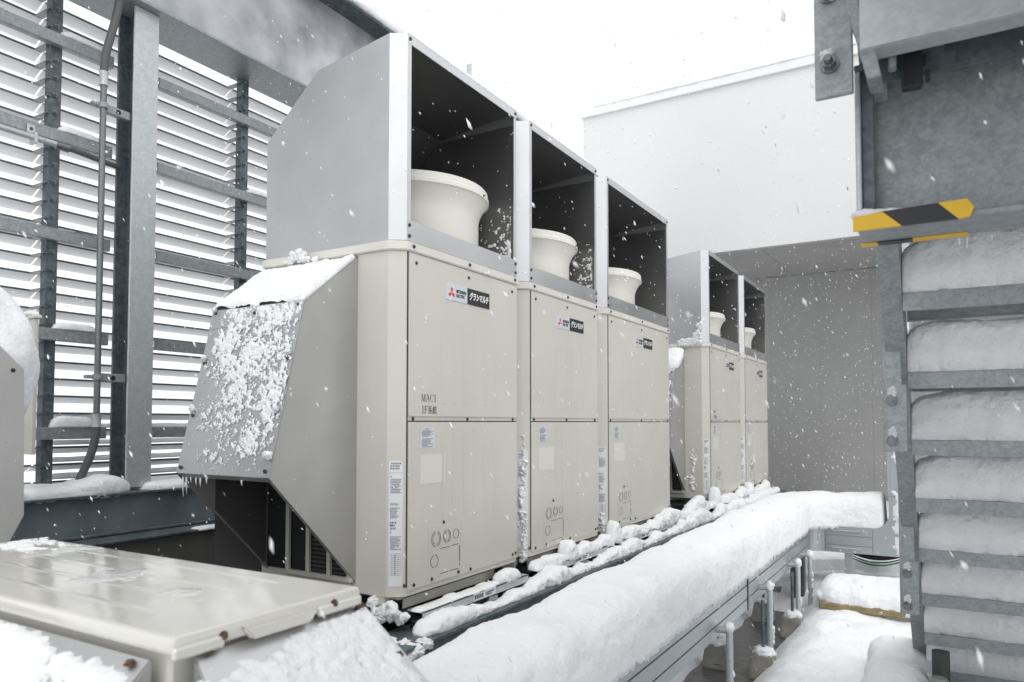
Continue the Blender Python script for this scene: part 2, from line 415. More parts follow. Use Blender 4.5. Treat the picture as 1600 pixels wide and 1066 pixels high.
for y in [-.39, .755, 1.78, 2.84, 3.87, 4.91, 5.94, 6.965, 8.42]:
    bm = BM()
    prism(bm, [(-3.575, y - .026), (-3.53, y - .026), (-3.53, y + .024), (-3.536, y + .024), (-3.536, y - .020), (-3.575, y - .020)], -.33, 2.03, 'z')
    ob('post', bm, M['galvd'], ls)
    if y not in (1.78, 2.84): continue
    for k, z in enumerate(zb):
        if k == 0:
            bm = BM(); tube(bm, [(-3.53, y - .004, z + .005), (-3.522, y - .004, z + .005)], .011, 12); tube(bm, [(-3.524, y - .004, z + .005), (-3.510, y - .004, z + .005)], .006, 6)
            box(bm, -3.655, -3.527, y - .040, y - .004, z - .006, z - .001, .001)
            c0_ = ob('blade_clip', bm, M['bolt'], ls)
        else:
            o_ = c0_.copy(); C.objects.link(o_); o_.parent = ls; o_.location = c0_.location + Vector((0, 0, z - zb[0]))
rails = [1.80, 1.35, .89, .43, -.022]
for z in rails:
    for a, c in ((-.4, 2.03), (2.27, 8.45)):
        bm = BM()
        box(bm, -3.50, -3.492, a, c, z - .055, z, .002); box(bm, -3.528, -3.50, a, c, z - .008, z); box(bm, -3.528, -3.50, a, c, z - .055, z - .047)
        box(bm, -3.506, -3.50, a, c, z - .047, z - .040)
        ob('rail', bm, M['galv'], ls)
    for y in (1.93, 2.90, 3.9):
        bm = BM(); prism(bm, [(-3.50, z + .0), (-3.64, z), (-3.64, z + .035), (-3.60, z + .035)], y, y + .055, 'y')
        ob('rail_bracket', bm, M['galvd'], ls)
sid = 20
for z in rails:
    for a, c, hh in ((-.3, 1.55, .022), (1.78, 1.98, .034), (2.84, 3.1, .03)):
        sid += 1
        if z == 1.80 and a > 2: continue
        k = {1.80: 'topmost', 1.35: 'second', .89: 'third', .43: 'fourth', -.022: 'lowest'}[z]
        pl = 'left of the conduit' if a < 1 else ('beside the thick column' if a < 2.5 else 'just right of the second post')
        if (a < 1 and z not in (1.80, -.022)) or z == .89: continue
        snow_sweep('rail_snow', [(-3.515, a, z), (-3.515, c, z)], .06, hh if z > 0 else hh * 1.5, 'snow on the %s louvre rail %s' % (k, pl), sid, step=.012, prof=20, hang=.0)
# ridges of snow lying on the lowest blades
for k, z in enumerate(zb[:4]):
    snow_sweep('blade_snow', [(-3.69, .9, z + .01), (-3.69, 1.72, z + .01)], .09, .03, 'snow on louvre blade %s from the bottom, left bay' % ['lowest', 'second', 'third', 'fourth'][k], 60 + k, step=.02, prof=16, hang=0)
    snow_sweep('blade_snow', [(-3.69, 1.85, z + .01), (-3.69, 2.78, z + .01)], .09, .024, 'snow on louvre blade %s from the bottom, behind the column' % ['lowest', 'second', 'third', 'fourth'][k], 70 + k, step=.02, prof=16, hang=0)

# steel column
c0 = thing('steel_column', (-3.42, 2.2, -.31), 'thick galvanised steel column standing on the snowy beam in front of the louvres', 'column')
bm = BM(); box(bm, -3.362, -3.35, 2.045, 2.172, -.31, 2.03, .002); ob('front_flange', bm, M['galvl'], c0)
bm = BM(); box(bm, -3.492, -3.48, 2.045, 2.172, -.31, 2.03, .002); ob('rear_flange', bm, M['galvd'], c0)  # rear flange and web use darker metal: shade of the recess in the colour
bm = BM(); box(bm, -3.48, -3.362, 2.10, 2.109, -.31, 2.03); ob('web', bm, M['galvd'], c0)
# girder over the column
g = thing('steel_girder', (-3.45, 4, 2.03), 'deep grey steel girder running over the louvre screen with a snow covered top', 'beam')
ya, yb = -.6, 8.5
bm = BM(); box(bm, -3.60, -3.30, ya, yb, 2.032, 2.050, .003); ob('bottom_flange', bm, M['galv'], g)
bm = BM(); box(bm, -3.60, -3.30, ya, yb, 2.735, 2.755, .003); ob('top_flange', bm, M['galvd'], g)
bm = BM(); box(bm, -3.456, -3.444, ya, yb, 2.05, 2.735); ob('web', bm, mat('girder_web', (.60, .61, .625), .5, .4, vscale=3.2, col2=(.24, .25, .265), detail=8), g)
bm = BM()
bm.free()
for y in (5.5, 7.5):
    bm = BM(); box(bm, -3.444, -3.32, y, y + .009, 2.05, 2.735); ob('stiffener', bm, M['galvd'], g)
snow_sweep('girder_snow', [(-3.45, .2, 2.757), (-3.45, 7.6, 2.757)], .33, .13, 'thick bank of snow on top of the steel girder', 5, step=.03, prof=30, taper=.5, hang=.006)
lg = thing('steel_lug', (-3.44, 5.05, 2.75), 'small steel angle sticking up out of the snow on the girder', 'bracket')
bm = BM(); box(bm, -3.46, -3.455, 5.05, 5.10, 2.75, 3.05, .001); box(bm, -3.46, -3.41, 5.05, 5.055, 2.75, 3.05, .001); ob('angle', bm, M['galvl'], lg)
# bottom beam
g = thing('steel_beam', (-3.4, 3.8, -.52), 'low blue-grey steel beam with snow on it at the foot of the louvres', 'beam')
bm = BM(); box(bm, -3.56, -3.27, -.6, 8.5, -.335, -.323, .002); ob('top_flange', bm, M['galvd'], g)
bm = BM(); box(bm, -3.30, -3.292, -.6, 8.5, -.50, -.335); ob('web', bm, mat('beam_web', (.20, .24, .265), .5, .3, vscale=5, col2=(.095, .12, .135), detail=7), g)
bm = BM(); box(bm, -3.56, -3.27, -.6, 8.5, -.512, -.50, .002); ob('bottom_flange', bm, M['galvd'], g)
snow_sweep('beam_snow', [(-3.40, .2, -.323), (-3.40, 1.98, -.323)], .24, .05, 'snow on the low beam to the left of the column', 7, step=.015, prof=26, hang=.012)
snow_sweep('beam_snow', [(-3.39, 2.12, -.323), (-3.39, 5, -.323)], .22, .035, 'thin snow on the low beam to the right of the column', 8, step=.02, prof=26, hang=.01)
snow_sweep('snow_drift', [(-3.38, 1.72, -.32), (-3.38, 2.06, -.32)], .24, .06, 'heap of snow piled against the foot of the thick column', 6, step=.01, prof=40, taper=.30, grow=1.1)
p = thing('parapet', (-3.1, 3.5, -1.3), 'dark grey roof upstand with a snowy top below the low steel beam', 'parapet')
bm = BM(); box(bm, -3.58, -3.14, -.6, 9.0, -1.3, -.528); ob('wall', bm, M['parapet'], p)
bm = BM(); box(bm, -3.60, -3.12, -.6, 9.0, -.527, -.515, .002); ob('capping', bm, M['galvd'], p)
snow_sweep('parapet_snow', [(-3.15, 2.25, -.524), (-3.15, 2.62, -.524)], .07, .016, 'thin line of snow on the dark roof upstand', 9, step=.02, prof=18, hang=0)

# conduits
cd = thing('conduit', (-3.38, 1.93, -.25), 'upright grey conduit pipe clamped beside the thick column', 'pipe')
bm = BM(); tube(bm, [(-3.36, 1.905, .0), (-3.36, 1.905, 1.60)], .0140, 16); ob('pipe', bm, M['bolt'], cd, autosmooth=True)
bm = BM(); tube(bm, bez((-3.36, 1.905, 1.62), (-3.36, 1.90, 1.8), (-3.34, 1.965, 1.85), (-3.33, 1.97, 2.2), 18), .018, 16); ob('flexible_hose', bm, M['flex'], cd, autosmooth=True)
bm = BM(); tube(bm, bez((-3.36, 1.905, -.01), (-3.36, 1.905, -.13), (-3.37, 1.87, -.18), (-3.39, 1.83, -.31), 14), .018, 16); ob('flexible_hose', bm, M['flex'], cd, autosmooth=True)
for z0, z1 in ((1.575, 1.64), (-.02, .04)):
    bm = BM(); tube(bm, [(-3.36, 1.905, z0), (-3.36, 1.905, z0 + .012), (-3.36, 1.905, z1 - .012), (-3.36, 1.905, z1)], [.021, .019, .019, .022], 16)
    ob('coupling', bm, M['galvl'], cd, autosmooth=True)
for z in (1.48, .21):
    bm = BM(); box(bm, -3.40, -3.37, 1.92, 2.045, z - .02, z + .02, .003); tube(bm, [(-3.36, 1.905, z - .012), (-3.36, 1.905, z + .012)], .022, 14)
    box(bm, -3.385, -3.355, 1.855, 1.885, z - .008, z + .008, .002)
    cl = ob('clamp', bm, M['galv'], cd); screw((-3.37, 1.985, z), 'x', cl, 'dark', .009, 'bolt')
cd = thing('conduit', (-3.46, 1.5, 1.2), 'thin horizontal conduit hung under the second louvre rail', 'pipe')
bm = BM(); tube(bm, [(-3.45, -.3, 1.262), (-3.45, 1.75, 1.262)], .014, 14); ob('pipe', bm, M['galvl'], cd, autosmooth=True)
bm = BM(); tube(bm, [(-3.45, 1.745, 1.262), (-3.45, 1.80, 1.262)], [.019, .021], 14); ob('coupling', bm, M['bolt'], cd)
bm = BM(); tube(bm, bez((-3.45, 1.80, 1.262), (-3.45, 1.9, 1.258), (-3.46, 1.95, 1.25), (-3.46, 2.04, 1.25)), .013, 12); ob('flexible_hose', bm, M['flex'], cd)
bm = BM(); box(bm, -3.49, -3.482, 1.64, 1.675, 1.27, 1.33, .002); box(bm, -3.482, -3.435, 1.65, 1.664, 1.236, 1.285, .002)
cl = ob('clamp', bm, M['galvl'], cd); screw((-3.482, 1.657, 1.31), 'x', cl, 'screw', .006, 'bolt')

# ------------------------------------------------------------------ outdoor units
def front_label_marks(parent, y0, y1, z0, z1, rows, seed, m='paper'):
    bm = BM(); box(bm, -1.7556, -1.7548, y0, y1, z0, z1); s = ob('sticker', bm, M[m], parent)
    bm = BM(); rn = random.Random(seed); o = (-1.7548, y0, z0)
    hgt = z1 - z0; wd = y1 - y0
    quad(bm, o, (0, 1, 0), (0, 0, 1), wd * .38, wd * .62, hgt * .91, hgt * .955)
    marks(bm, o, (0, 1, 0), (0, 0, 1), wd * .07, wd * .93, hgt * .55, hgt * .88, rows // 2, rn, .55)
    marks(bm, o, (0, 1, 0), (0, 0, 1), wd * .07, wd * .93, hgt * .04, hgt * .48, rows // 2, rn, .55)
    ob('print', bm, M['inkg'], s)
def badge(parent, y0, z0, z1, wl=.155, wr=.175):
    X = -1.7552
    bm = BM(); box(bm, X - .002, X + .002, y0, y0 + wl, z0, z1, .0008); s = ob('maker_plate', bm, M['silver'], parent)
    bm = BM(); box(bm, X - .002, X + .0024, y0 + wl + .001, y0 + wl + wr, z0, z1, .001); d = ob('name_plate', bm, M['badge'], parent)
    hgt = z1 - z0; cy = y0 + .040; cz = z0 + hgt * .50; a = .0135
    bm = BM()
    for ang in (90, 210, 330):
        u = Vector((math.cos(R(ang)), math.sin(R(ang)))); v = Vector((-u.y, u.x))
        pts = [Vector((0, 0)), u * a + v * a * .577, u * 2 * a, u * a - v * a * .577]
        A = [bm.verts.new((X + .0027, cy + q.x, cz + q.y - .004)) for q in pts]; B = [bm.verts.new((X + .001, cy + q.x, cz + q.y - .004)) for q in pts]
        bm.faces.new(A)
        for i in range(4): bm.faces.new((A[i], A[(i + 1) % 4], B[(i + 1) % 4], B[i]))
    ob('emblem', bm, M['red'], s)
    bm = BM()
    text_mesh(bm, 'MITSUBISHI', .0185, (X + .0022, y0 + .072, cz + .002), (0, 1, 0), (0, 0, 1), .0004, .0004, .78)
    text_mesh(bm, 'ELECTRIC', .0185, (X + .0022, y0 + .072, cz - .016), (0, 1, 0), (0, 0, 1), .0004, .0004, .78)
    ob('lettering', bm, M['ink'], s)
    bm = BM(); text_mesh(bm, 'グランマルチ', .036, (X + .0026, y0 + wl + .014, cz - .011), (.0, 1, 0), (0, .10, 1), .0004, .0011, .70)
    ob('lettering', bm, M['letter'], d)

def serif(bm, txt, o, h):
    # roman capitals drawn as thick and thin strokes with serifs, on a plane facing +X
    x = 0.0; t, T = h * .07, h * .16
    def seg(a, b_, wd):
        a = Vector(a); b_ = Vector(b_); hx = wd / 2
        pts = [(a.x - hx, a.y), (a.x + hx, a.y), (b_.x + hx, b_.y), (b_.x - hx, b_.y)]
        bm.faces.new([bm.verts.new((o[0], o[1] + x + p[0], o[2] + p[1])) for p in pts])
    def sf(cx, y, wd=.30): seg((cx, y), (cx, y + t * .8), h * wd)
    for c in txt:
        if c == 'M':
            seg((h * .14, 0), (h * .14, h), t); seg((h * .80, 0), (h * .80, h), T); seg((h * .14, h), (h * .46, h * .05), T); seg((h * .46, h * .05), (h * .78, h), t)
            for cx in (.14, .80): sf(h * cx, 0)
            sf(h * .10, h - t * .8, .22); sf(h * .84, h - t * .8, .22); adv = 1.02
        elif c == 'A':
            seg((h * .12, 0), (h * .42, h), t); seg((h * .74, 0), (h * .42, h), T); seg((h * .42, h * .34), (h * .42, h * .34 + t), h * .36); sf(h * .12, 0, .26); sf(h * .74, 0, .30); adv = .92
        elif c == 'C':
            n = 22; P_ = []
            for k in range(n + 1):
                a = R(48 + 264 * k / n); th = t + (T - t) * abs(math.cos(a)) ** 2 * (1 if math.cos(a) < 0 else .4)
                P_.append(((h * .45 + (h * .40) * math.cos(a), h * .5 + h * .5 * math.sin(a)), (h * .45 + (h * .40 - th) * math.cos(a), h * .5 + (h * .5 - th * .6) * math.sin(a))))
            for (a0, b0), (a1, b1) in zip(P_, P_[1:]): bm.faces.new([bm.verts.new((o[0], o[1] + x + p[0], o[2] + p[1])) for p in (a0, a1, b1, b0)])
            seg((h * .74, h * .68), (h * .74, h * .95), t); adv = .88
        elif c == 'F':
            seg((h * .20, 0), (h * .20, h), T); seg((h * .42, h - t), (h * .42, h), h * .60); seg((h * .36, h * .50), (h * .36, h * .50 + t), h * .34); seg((h * .70, h * .74), (h * .70, h), t); seg((h * .52, h * .38), (h * .52, h * .66), t); sf(h * .20, 0, .36); adv = .84
        elif c == '1':
            seg((h * .30, 0), (h * .30, h), T); sf(h * .30, 0, .44); seg((h * .12, h * .80), (h * .26, h * .96), t); adv = .60
        else:
            seg((h * .12, 0), (h * .56, h * .62), T * .8); seg((h * .34, 0), (h * .34, t * 1.3), h * .5); seg((h * .56, h * .60), (h * .50, h * .85), T); seg((h * .34, h - t * 1.2), (h * .34, h), h * .32); seg((h * .12, h * .72), (h * .16, h * .90), t); adv = .70
        x += h * adv * .95
    return x
def unit(ys, w, label, logo, wide, text=None, intake=False, detail=True, z_top=1.503, ribs=6, rib_y=None, tall_sticker='grime'):
    ye = ys + w; XF = -1.762; XB = -2.5
    u = thing('outdoor_unit', (-2.13, ys + w / 2, -.665), label, 'air conditioner', 'tall outdoor air conditioning units standing in a row')
    foot = lambda g, b: [(XB - g, ys - .042 - g), (-1.818 + g * .4, ys - .042 - g), (XF + g, ys - g * .4), (XF + g, ye + g * .6), (XB - g, ye + g * .6)]
    zlow = -.665
    bm = BM(); prism(bm, foot(0, 0), -.655, .658, 'z', .0015); ob('casing', bm, M['ivory'], u)
    # corner piece runs lower than the front and is cut at an angle
    bm = BM(); prism(bm, [(ys - .036, -.655), (ys + .0, -.655), (ys + .0, -.69), (ys - .036, -.72)], -1.90, -1.83, 'x'); ob('foot', bm, M['ivory'], u)
    # front panels
    ya, yb = ys + .012, ye - .003
    bm = BM(); box(bm, -1.765, -1.756, ya, yb, .024, .652, .0022, 2)
    rb = rib_y or (ys + w * .34, ys + w * .80)
    for k in range(ribs):
        yy = rb[0] + (rb[1] - rb[0]) * k / (ribs - 1)
        box(bm, -1.757, -1.7546, yy - .010, yy + .010, .075, .415, .0020, 2)
    up = ob('upper_front_panel', bm, M['ivory'], u)
    bm = BM(); box(bm, -1.765, -1.756, ya, yb, -.634, .002, .0022, 2)
    for k in range(ribs):
        yy = rb[0] + (rb[1] - rb[0]) * k / (ribs - 1)
        box(bm, -1.757, -1.7546, yy - .010, yy + .010, -.395, -.03, .0020, 2)
    lo = ob('lower_front_panel', bm, M['ivory'], u)
    bm = BM(); box(bm, -1.764, -1.7615, ya, yb, .002, .008); ob('panel_gap', bm, mat('rust_gap', (.09, .065, .04), .8) if 'rust_gap' not in bpy.data.materials else bpy.data.materials['rust_gap'], u)
    bm = BM(); box(bm, -1.7625, -1.7605, ys + .003, ys + .0095, -.62, .655); ob('seam', bm, M['void'], u)
    # service cover with knock-outs
    cy0, cy1 = ys + .135, ys + .352
    bm = BM(); box(bm, -1.7565, -1.7535, cy0, cy1, -.632, -.408, .003, 2); cov = ob('service_cover', bm, M['ivory'], u)
    bm = BM()
    def ring(cy, cz, r, r2):
        n = 40
        for a0, a1 in ((-80, 75), (100, 260)):
            pts = []
            for rr in (r, r2):
                pts.append([(cy + rr * math.cos(R(a0 + (a1 - a0) * k / n)), cz + rr * math.sin(R(a0 + (a1 - a0) * k / n))) for k in range(n + 1)])
            for k in range(n):
                q = [pts[0][k], pts[0][k + 1], pts[1][k + 1], pts[1][k]]
                bm.faces.new([bm.verts.new((-1.7529, a, b_)) for a, b_ in q])
    cw = cy1 - cy0
    for fy, fz, rr in ((.22, -.462, .031), (.56, -.460, .026), (.85, -.458, .020), (.17, -.548, .026)):
        ring(cy0 + cw * fy, fz, rr, rr - .003)
    for fy, fz, rr in ((.22, -.462, .022), (.56, -.460, .018)): ring(cy0 + cw * fy, fz, rr, rr - .002)
    o_ = (-1.7530, 0, 0)
    for (a, b_, c_, d_) in ((cy0 + cw * .34, cy0 + cw * .66, -.505, -.503), (cy0 + cw * .70, cy0 + cw * .93, -.503, -.501), (cy0 + cw * .955, cy0 + cw * .97, -.575, -.510), (cy0 + cw * .955, cy0 + cw * .97, -.595, -.582), (cy0 + cw * .36, cy0 + cw * .60, -.605, -.603), (cy0 + cw * .66, cy0 + cw * .93, -.604, -.602)):
        quad(bm, o_, (0, 1, 0), (0, 0, 1), a, b_, c_, d_, .0003)
    ob('knockout_slots', bm, M['void'], cov)
    # rim
    bm = BM(); prism(bm, foot(.011, 0), .658, .694, 'z', .004); rim = ob('top_rim', bm, M['ivory2'], u)
    # skirt
    bm = BM(); box(bm, -2.48, -1.785, ys - .01, ye - .02, -.667, -.655); box(bm, -1.79, -1.785, ys + .02, ye - .16, -.705, -.655); ob('skirt', bm, M['skirt'], u)
    # outlet hood
    h = ob('outlet_hood', (lambda b_: (box(b_, XB, XB + .003, ys - .036, ye - .004, .696, 1.206), b_)[1])(BM()), M['steel'], u)
    side = [(XB, .696), (-1.818, .696), (-1.818, z_top), (-2.20, z_top - .052), (XB, 1.206)]
    bm = BM(); prism(bm, side, ys - .040, ys - .036, 'y'); ob('side_sheet', bm, M['steel'], h)
    side2 = [(XB, .696), (XF, .696), (XF, z_top), (-2.20, z_top - .052), (XB, 1.206)]
    bm = BM(); prism(bm, side2, ye - .008, ye - .004, 'y'); ob('side_sheet', bm, M['steel'], h)
    bm = BM(); slab(bm, [(-2.20, ys - .036, z_top - .054), (-2.20, ye - .008, z_top - .054), (XB + .004, ye - .008, 1.206), (XB + .004, ys - .036, 1.206)], .003)
    slab(bm, [(XF, ys + .0, z_top - .002), (XF, ye - .008, z_top - .002), (-2.20, ye - .008, z_top - .054), (-2.20, ys - .036, z_top - .054), (-1.818, ys - .036, z_top - .004)], .003)
    ob('roof_sheet', bm, M['steel'], h)
    # dark lining added so that the inside reads as unlit metal
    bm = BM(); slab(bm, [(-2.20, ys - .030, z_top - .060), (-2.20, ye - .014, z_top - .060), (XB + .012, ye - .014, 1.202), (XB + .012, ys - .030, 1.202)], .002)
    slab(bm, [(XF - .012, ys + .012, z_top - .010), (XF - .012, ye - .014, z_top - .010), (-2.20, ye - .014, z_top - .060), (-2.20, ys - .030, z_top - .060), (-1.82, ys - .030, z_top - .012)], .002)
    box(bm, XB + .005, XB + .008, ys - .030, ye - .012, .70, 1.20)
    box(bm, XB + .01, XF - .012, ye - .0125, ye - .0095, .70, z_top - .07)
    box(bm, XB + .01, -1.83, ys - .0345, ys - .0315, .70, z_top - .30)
    ob('shade_sheet', bm, M['inner'], h)
    bm = BM(); prism(bm, [(-1.8185, ys - .0405), (XF + .0005, ys - .0005), (XF - .003, ys + .004), (-1.822, ys - .036)], .698, z_top, 'z'); ob('corner_strip', bm, M['steel2'], h)
    bm = BM()
    box(bm, XF - .002, XF + .001, ys + .000, ys + .022, .697, z_top - .03); 
    ob('stile', bm, M['steel2'], h)
    bm = BM(); box(bm, XF - .002, XF + .001, ye - .024, ye - .002, .697, z_top - .03); ob('stile', bm, M['steel2'], h)
    bm = BM(); box(bm, XF - .002, XF + .003, ys + .0, ye - .002, z_top - .036, z_top, .0008); box(bm, XF - .03, XF + .003, ys, ye - .002, z_top, z_top + .003); ob('top_bar', bm, M['steel2'], h)
    bm = BM(); box(bm, XF - .002, XF + .003, ys + .0, ye - .002, .697, .778, .0008); ob('bottom_bar', bm, M['steel'], h)
    if detail:
        for y in (ys + .012, ye - .012):
            for z in (.716, .758, z_top - .016): screw((XF + .003, y, z), 'x', h, 'screw', .0062)
    # fan cowl
    cy = ys + .50 if not wide else ys + .57
    dzc = 0 if ys < 3 else (-.03 if ys < 4 else -.05)
    cx = -2.14; rr = .362
    prof = [(rr * .865, .694), (rr * .865, .93), (rr * .88, .955), (rr * .915, .985), (rr * .965, 1.012), (rr * .985, 1.018), (rr, 1.020), (rr, 1.036), (rr * .985, 1.042), (rr * .985, 1.062), (rr * .965, 1.070), (rr * .93, 1.068), (rr * .90, 1.02), (rr * .84, .95), (rr * .82, .72)]
    prof = [(a, b_ + dzc if b_ > .8 else b_) for a, b_ in prof]
    bm = BM(); lathe(bm, (cx, cy), prof, 96); cw_ = ob('fan_cowl', bm, M['cream'], u, autosmooth=True)
    for ang in (-58, 12, 80):
        screw((cx + (rr + .0) * math.cos(R(ang)), cy + rr * math.sin(R(ang)), 1.028 + dzc), 'x', cw_, 'screw', .005)
    bm = BM()
    for q in range(8):
        r_ = rr * .75 * (q + 1) / 8.2
        tube(bm, [(cx + r_ * math.cos(2 * math.pi * k / 40), cy + r_ * math.sin(2 * math.pi * k / 40), .98 + dzc) for k in range(41)], .002, 5, False)
    ob('fan_guard', bm, M['dark'], cw_)
    # screws on rim and panels
    mid = (ys + ye) / 2
    zs = .677
    for y in (ys + .03, mid, ye - .03): screw((XF + .011, y, zs), 'x', u)
    for y, z in ((ys + .052, .618), (mid, .622), (ye - .05, .618), (ys + .042, .015), (mid, .015), (ye - .035, .015),
                 (ys + .045, -.618), (ys + .135 + .02, -.615), (ye - .045, -.615), (ye - .018, -.612), (ys + .43, -.622), (ys + .236, -.402), (cy1 - .016, -.618)):
        zz = z; X = -1.756 if not (0.01 < z < .02) else -1.762
        if cy0 < y < cy1 and z < -.41: X = -1.7535
        screw((X, y, zz), 'x', u, 'screw', .0058 if detail else .006)
    screw((-1.764, ys - .002, -.612), 'x', u, 'screw', .0058)
    # badge and stickers
    badge(u, logo[0], logo[1], logo[2])
    front_label_marks(u, ys + .079, ys + .172, -.10, -.019, 14, 5)
    bm = BM(); box(bm, -1.7556, -1.7550, ys + .082, ys + .245, -.240, -.125); ob('blank_label', bm, M['blank'], u)
    # tall sticker on the chamfered corner
    a = Vector((-1.818, ys - .042, 0)); c_ = Vector((XF, ys, 0)); tx = (c_ - a).normalized(); nn = tx.cross(Vector((0, 0, 1)))
    o_ = a + tx * .008 + Vector((0, 0, -.615)) + nn * .0008; wd = (c_ - a).length - .018; H = .47
    bm = BM(); quad(bm, o_, tx, (0, 0, 1), 0, wd, 0, H, .0005); st = ob('sticker', bm, M['paperw'], u)
    bm = BM(); rn = random.Random(int(ys * 100)); o2 = o_ + nn * .0007
    marks(bm, o2, tx, Vector((0, 0, 1)), .004, wd - .004, H * .93, H * .99, 3, rn)
    marks(bm, o2, tx, Vector((0, 0, 1)), .004, wd - .004, H * .74, H * .86, 9, rn)
    marks(bm, o2, tx, Vector((0, 0, 1)), .004, wd - .01, H * .54, H * .63, 7, rn)
    marks(bm, o2, tx, Vector((0, 0, 1)), .004, wd * .55, H * .45, H * .52, 3, rn)
    marks(bm, o2, tx, Vector((0, 0, 1)), .004, wd - .004, H * .29, H * .40, 10, rn)
    for k in range(12): quad(bm, o2, tx, Vector((0, 0, 1)), .004, wd - .006, H * (.09 + .0155 * k), H * (.09 + .0155 * k) + .0007)
    for fx in (.25, .5, .7, .9): quad(bm, o2, tx, Vector((0, 0, 1)), wd * fx, wd * fx + .0008, H * .09, H * .26)
    marks(bm, o2, tx, Vector((0, 0, 1)), wd * .42, wd * .52, H * .09, H * .26, 12, rn)
    quad(bm, o2, tx, Vector((0, 0, 1)), .004, .016, H * .478, H * .495)
    quad(bm, o2, tx, Vector((0, 0, 1)), 0, wd, H * .905, H * .907)
    for cz in (.877, .432):
        for ang in (90, 210, 330):
            uu = Vector((math.cos(R(ang)), math.sin(R(ang)))); quad(bm, o2 + tx * (.008 + uu.x * .0022) + Vector((0, 0, H * cz + uu.y * .0022)), tx, Vector((0, 0, 1)), -.0015, .0015, -.0015, .0015)
    text_mesh(bm, 'R410A', .0145, o2 + tx * .006 + Vector((0, 0, H * .645)), tx, (0, 0, 1), .0003, .0003, .72)
    ob('print', bm, M['inkg'], st)
    if text:
        bm = BM()
        serif(bm, text[0], (-1.7558, ys + .086, .082), .030)
        n_ = serif(bm, text[1][0:2], (-1.7558, ys + .088, .036), .030)
        text_mesh(bm, text[1][2:], .036, (-1.7558, ys + .088 + n_, .0365), (0, 1, 0), (0, 0, 1), .0003, .0, .80)
        ob('lettering', bm, M['ink'], u)
    return u
def stand(ys, w, label):
    s = thing('mounting_frame', (-2.1, ys + w / 2, -.77), label, 'mounting frame', 'vibration mounting frames under the tall units')
    ye = ys + w
    bm = BM(); box(bm, -1.765, -1.690, ys + .02, ye - .01, -.711, -.706); box(bm, -1.696, -1.690, ys + .02, ye - .01, -.740, -.706, .001)
    ob('channel', bm, M['galvl'], s)
    bm = BM(); box(bm, -2.45, -2.38, ys + .02, ye - .01, -.74, -.706); ob('channel', bm, M['galvl'], s)
    for y in (ys + .04, ye - .06):
        bm = BM(); box(bm, -2.38, -1.77, y, y + .04, -.740, -.712); ob('cross_channel', bm, M['galvd'], s)
    for y in (ys + .05, ys + w * .5, ye - .08):
        bm = BM(); lathe(bm, (-1.73, y), [(.001, -.742), (.03, -.742), (.036, -.748), (.030, -.756), (.036, -.764), (.036, -.77), (.001, -.77)], 20)
        box(bm, -1.76, -1.70, y - .012, y + .012, -.775, -.735, .002)
        ob('rubber_mount', bm, M['dark'], s)
    bm = BM(); quad(bm, (-1.690, ys + .36, -.736), (0, 1, 0), (0, 0, 1), 0, .17, 0, .027, .0006); lb = ob('sticker', bm, M['paperw'], s)
    bm = BM()
    for k in range(5): quad(bm, (-1.6894, ys + .365 + k * .0135, -.731), (0, 1, 0), (0, 0, 1), 0, .0095, 0, .017, .0004); quad(bm, (-1.6889, ys + .365 + k * .0135, -.731), (0, 1, 0), (0, 0, 1), .004, .0055, .003, .014, .0004)
    rn = random.Random(3); marks(bm, (-1.6894, ys + .445, -.732), (0, 1, 0), (0, 0, 1), 0, .075, 0, .018, 2, rn)
    ob('print', bm, M['ink'], lb)
    # dark recess behind: pipes and side plates
    bm = BM(); tube(bm, [(-1.95, ys, -.80), (-1.95, ye, -.80)], .05, 14); ob('pipe_run', bm, M['dark'], s)
    for y in (ys + .18, ys + w * .6):
        bm = BM(); box(bm, -1.74, -1.70, y, y + .03, -.775, -.742, .002); box(bm, -1.702, -1.697, y - .01, y + .06, -.768, -.748); ob('clip_plate', bm, M['galv'], s)
    return s
specs = [
    (2.170, .825, 'nearest tall ivory outdoor unit, lettered MAC1, with an intake hood on its side', (2.414, .507, .576), False, ['MAC1', '1F系統'], 6, (2.40, 2.79)),
    (3.125, .805, 'middle tall ivory outdoor unit of the three joined ones, snow smeared down its corner sticker', (3.40, .500, .569), False, None, 6, (3.40, 3.72)),
    (4.085, 1.125, 'widest ivory outdoor unit, third in the row, with nine pressed grooves in each panel', (4.52, .505, .574), True, None, 9, (4.34, 4.93)),
    (6.300, 1.070, 'tall ivory outdoor unit standing beyond the gap with snow on its intake hood', (6.78, .50, .57), True, ['MAC2', '2階系統'], 7, (6.7, 7.2)),
    (7.580, 1.050, 'farthest tall ivory outdoor unit, last before the grey wall', (8.05, .50, .57), True, None, 7, (7.95, 8.45))]
for i, (ys, w_, lb, lg, wide, tx, rb, ry) in enumerate(specs):
    unit(ys, w_, lb, lg, wide, tx, ribs=rb, rib_y=ry, detail=i < 3)
nm = ['nearest unit, lettered MAC1', 'middle one of the three joined units', 'widest unit', 'first unit beyond the gap', 'farthest unit by the grey wall']
for i, s in enumerate(specs): stand(s[0], s[1], 'steel channel frame on rubber mounts under the ' + nm[i])
units = [o for o in C.objects if o.name.startswith('outdoor_unit')]

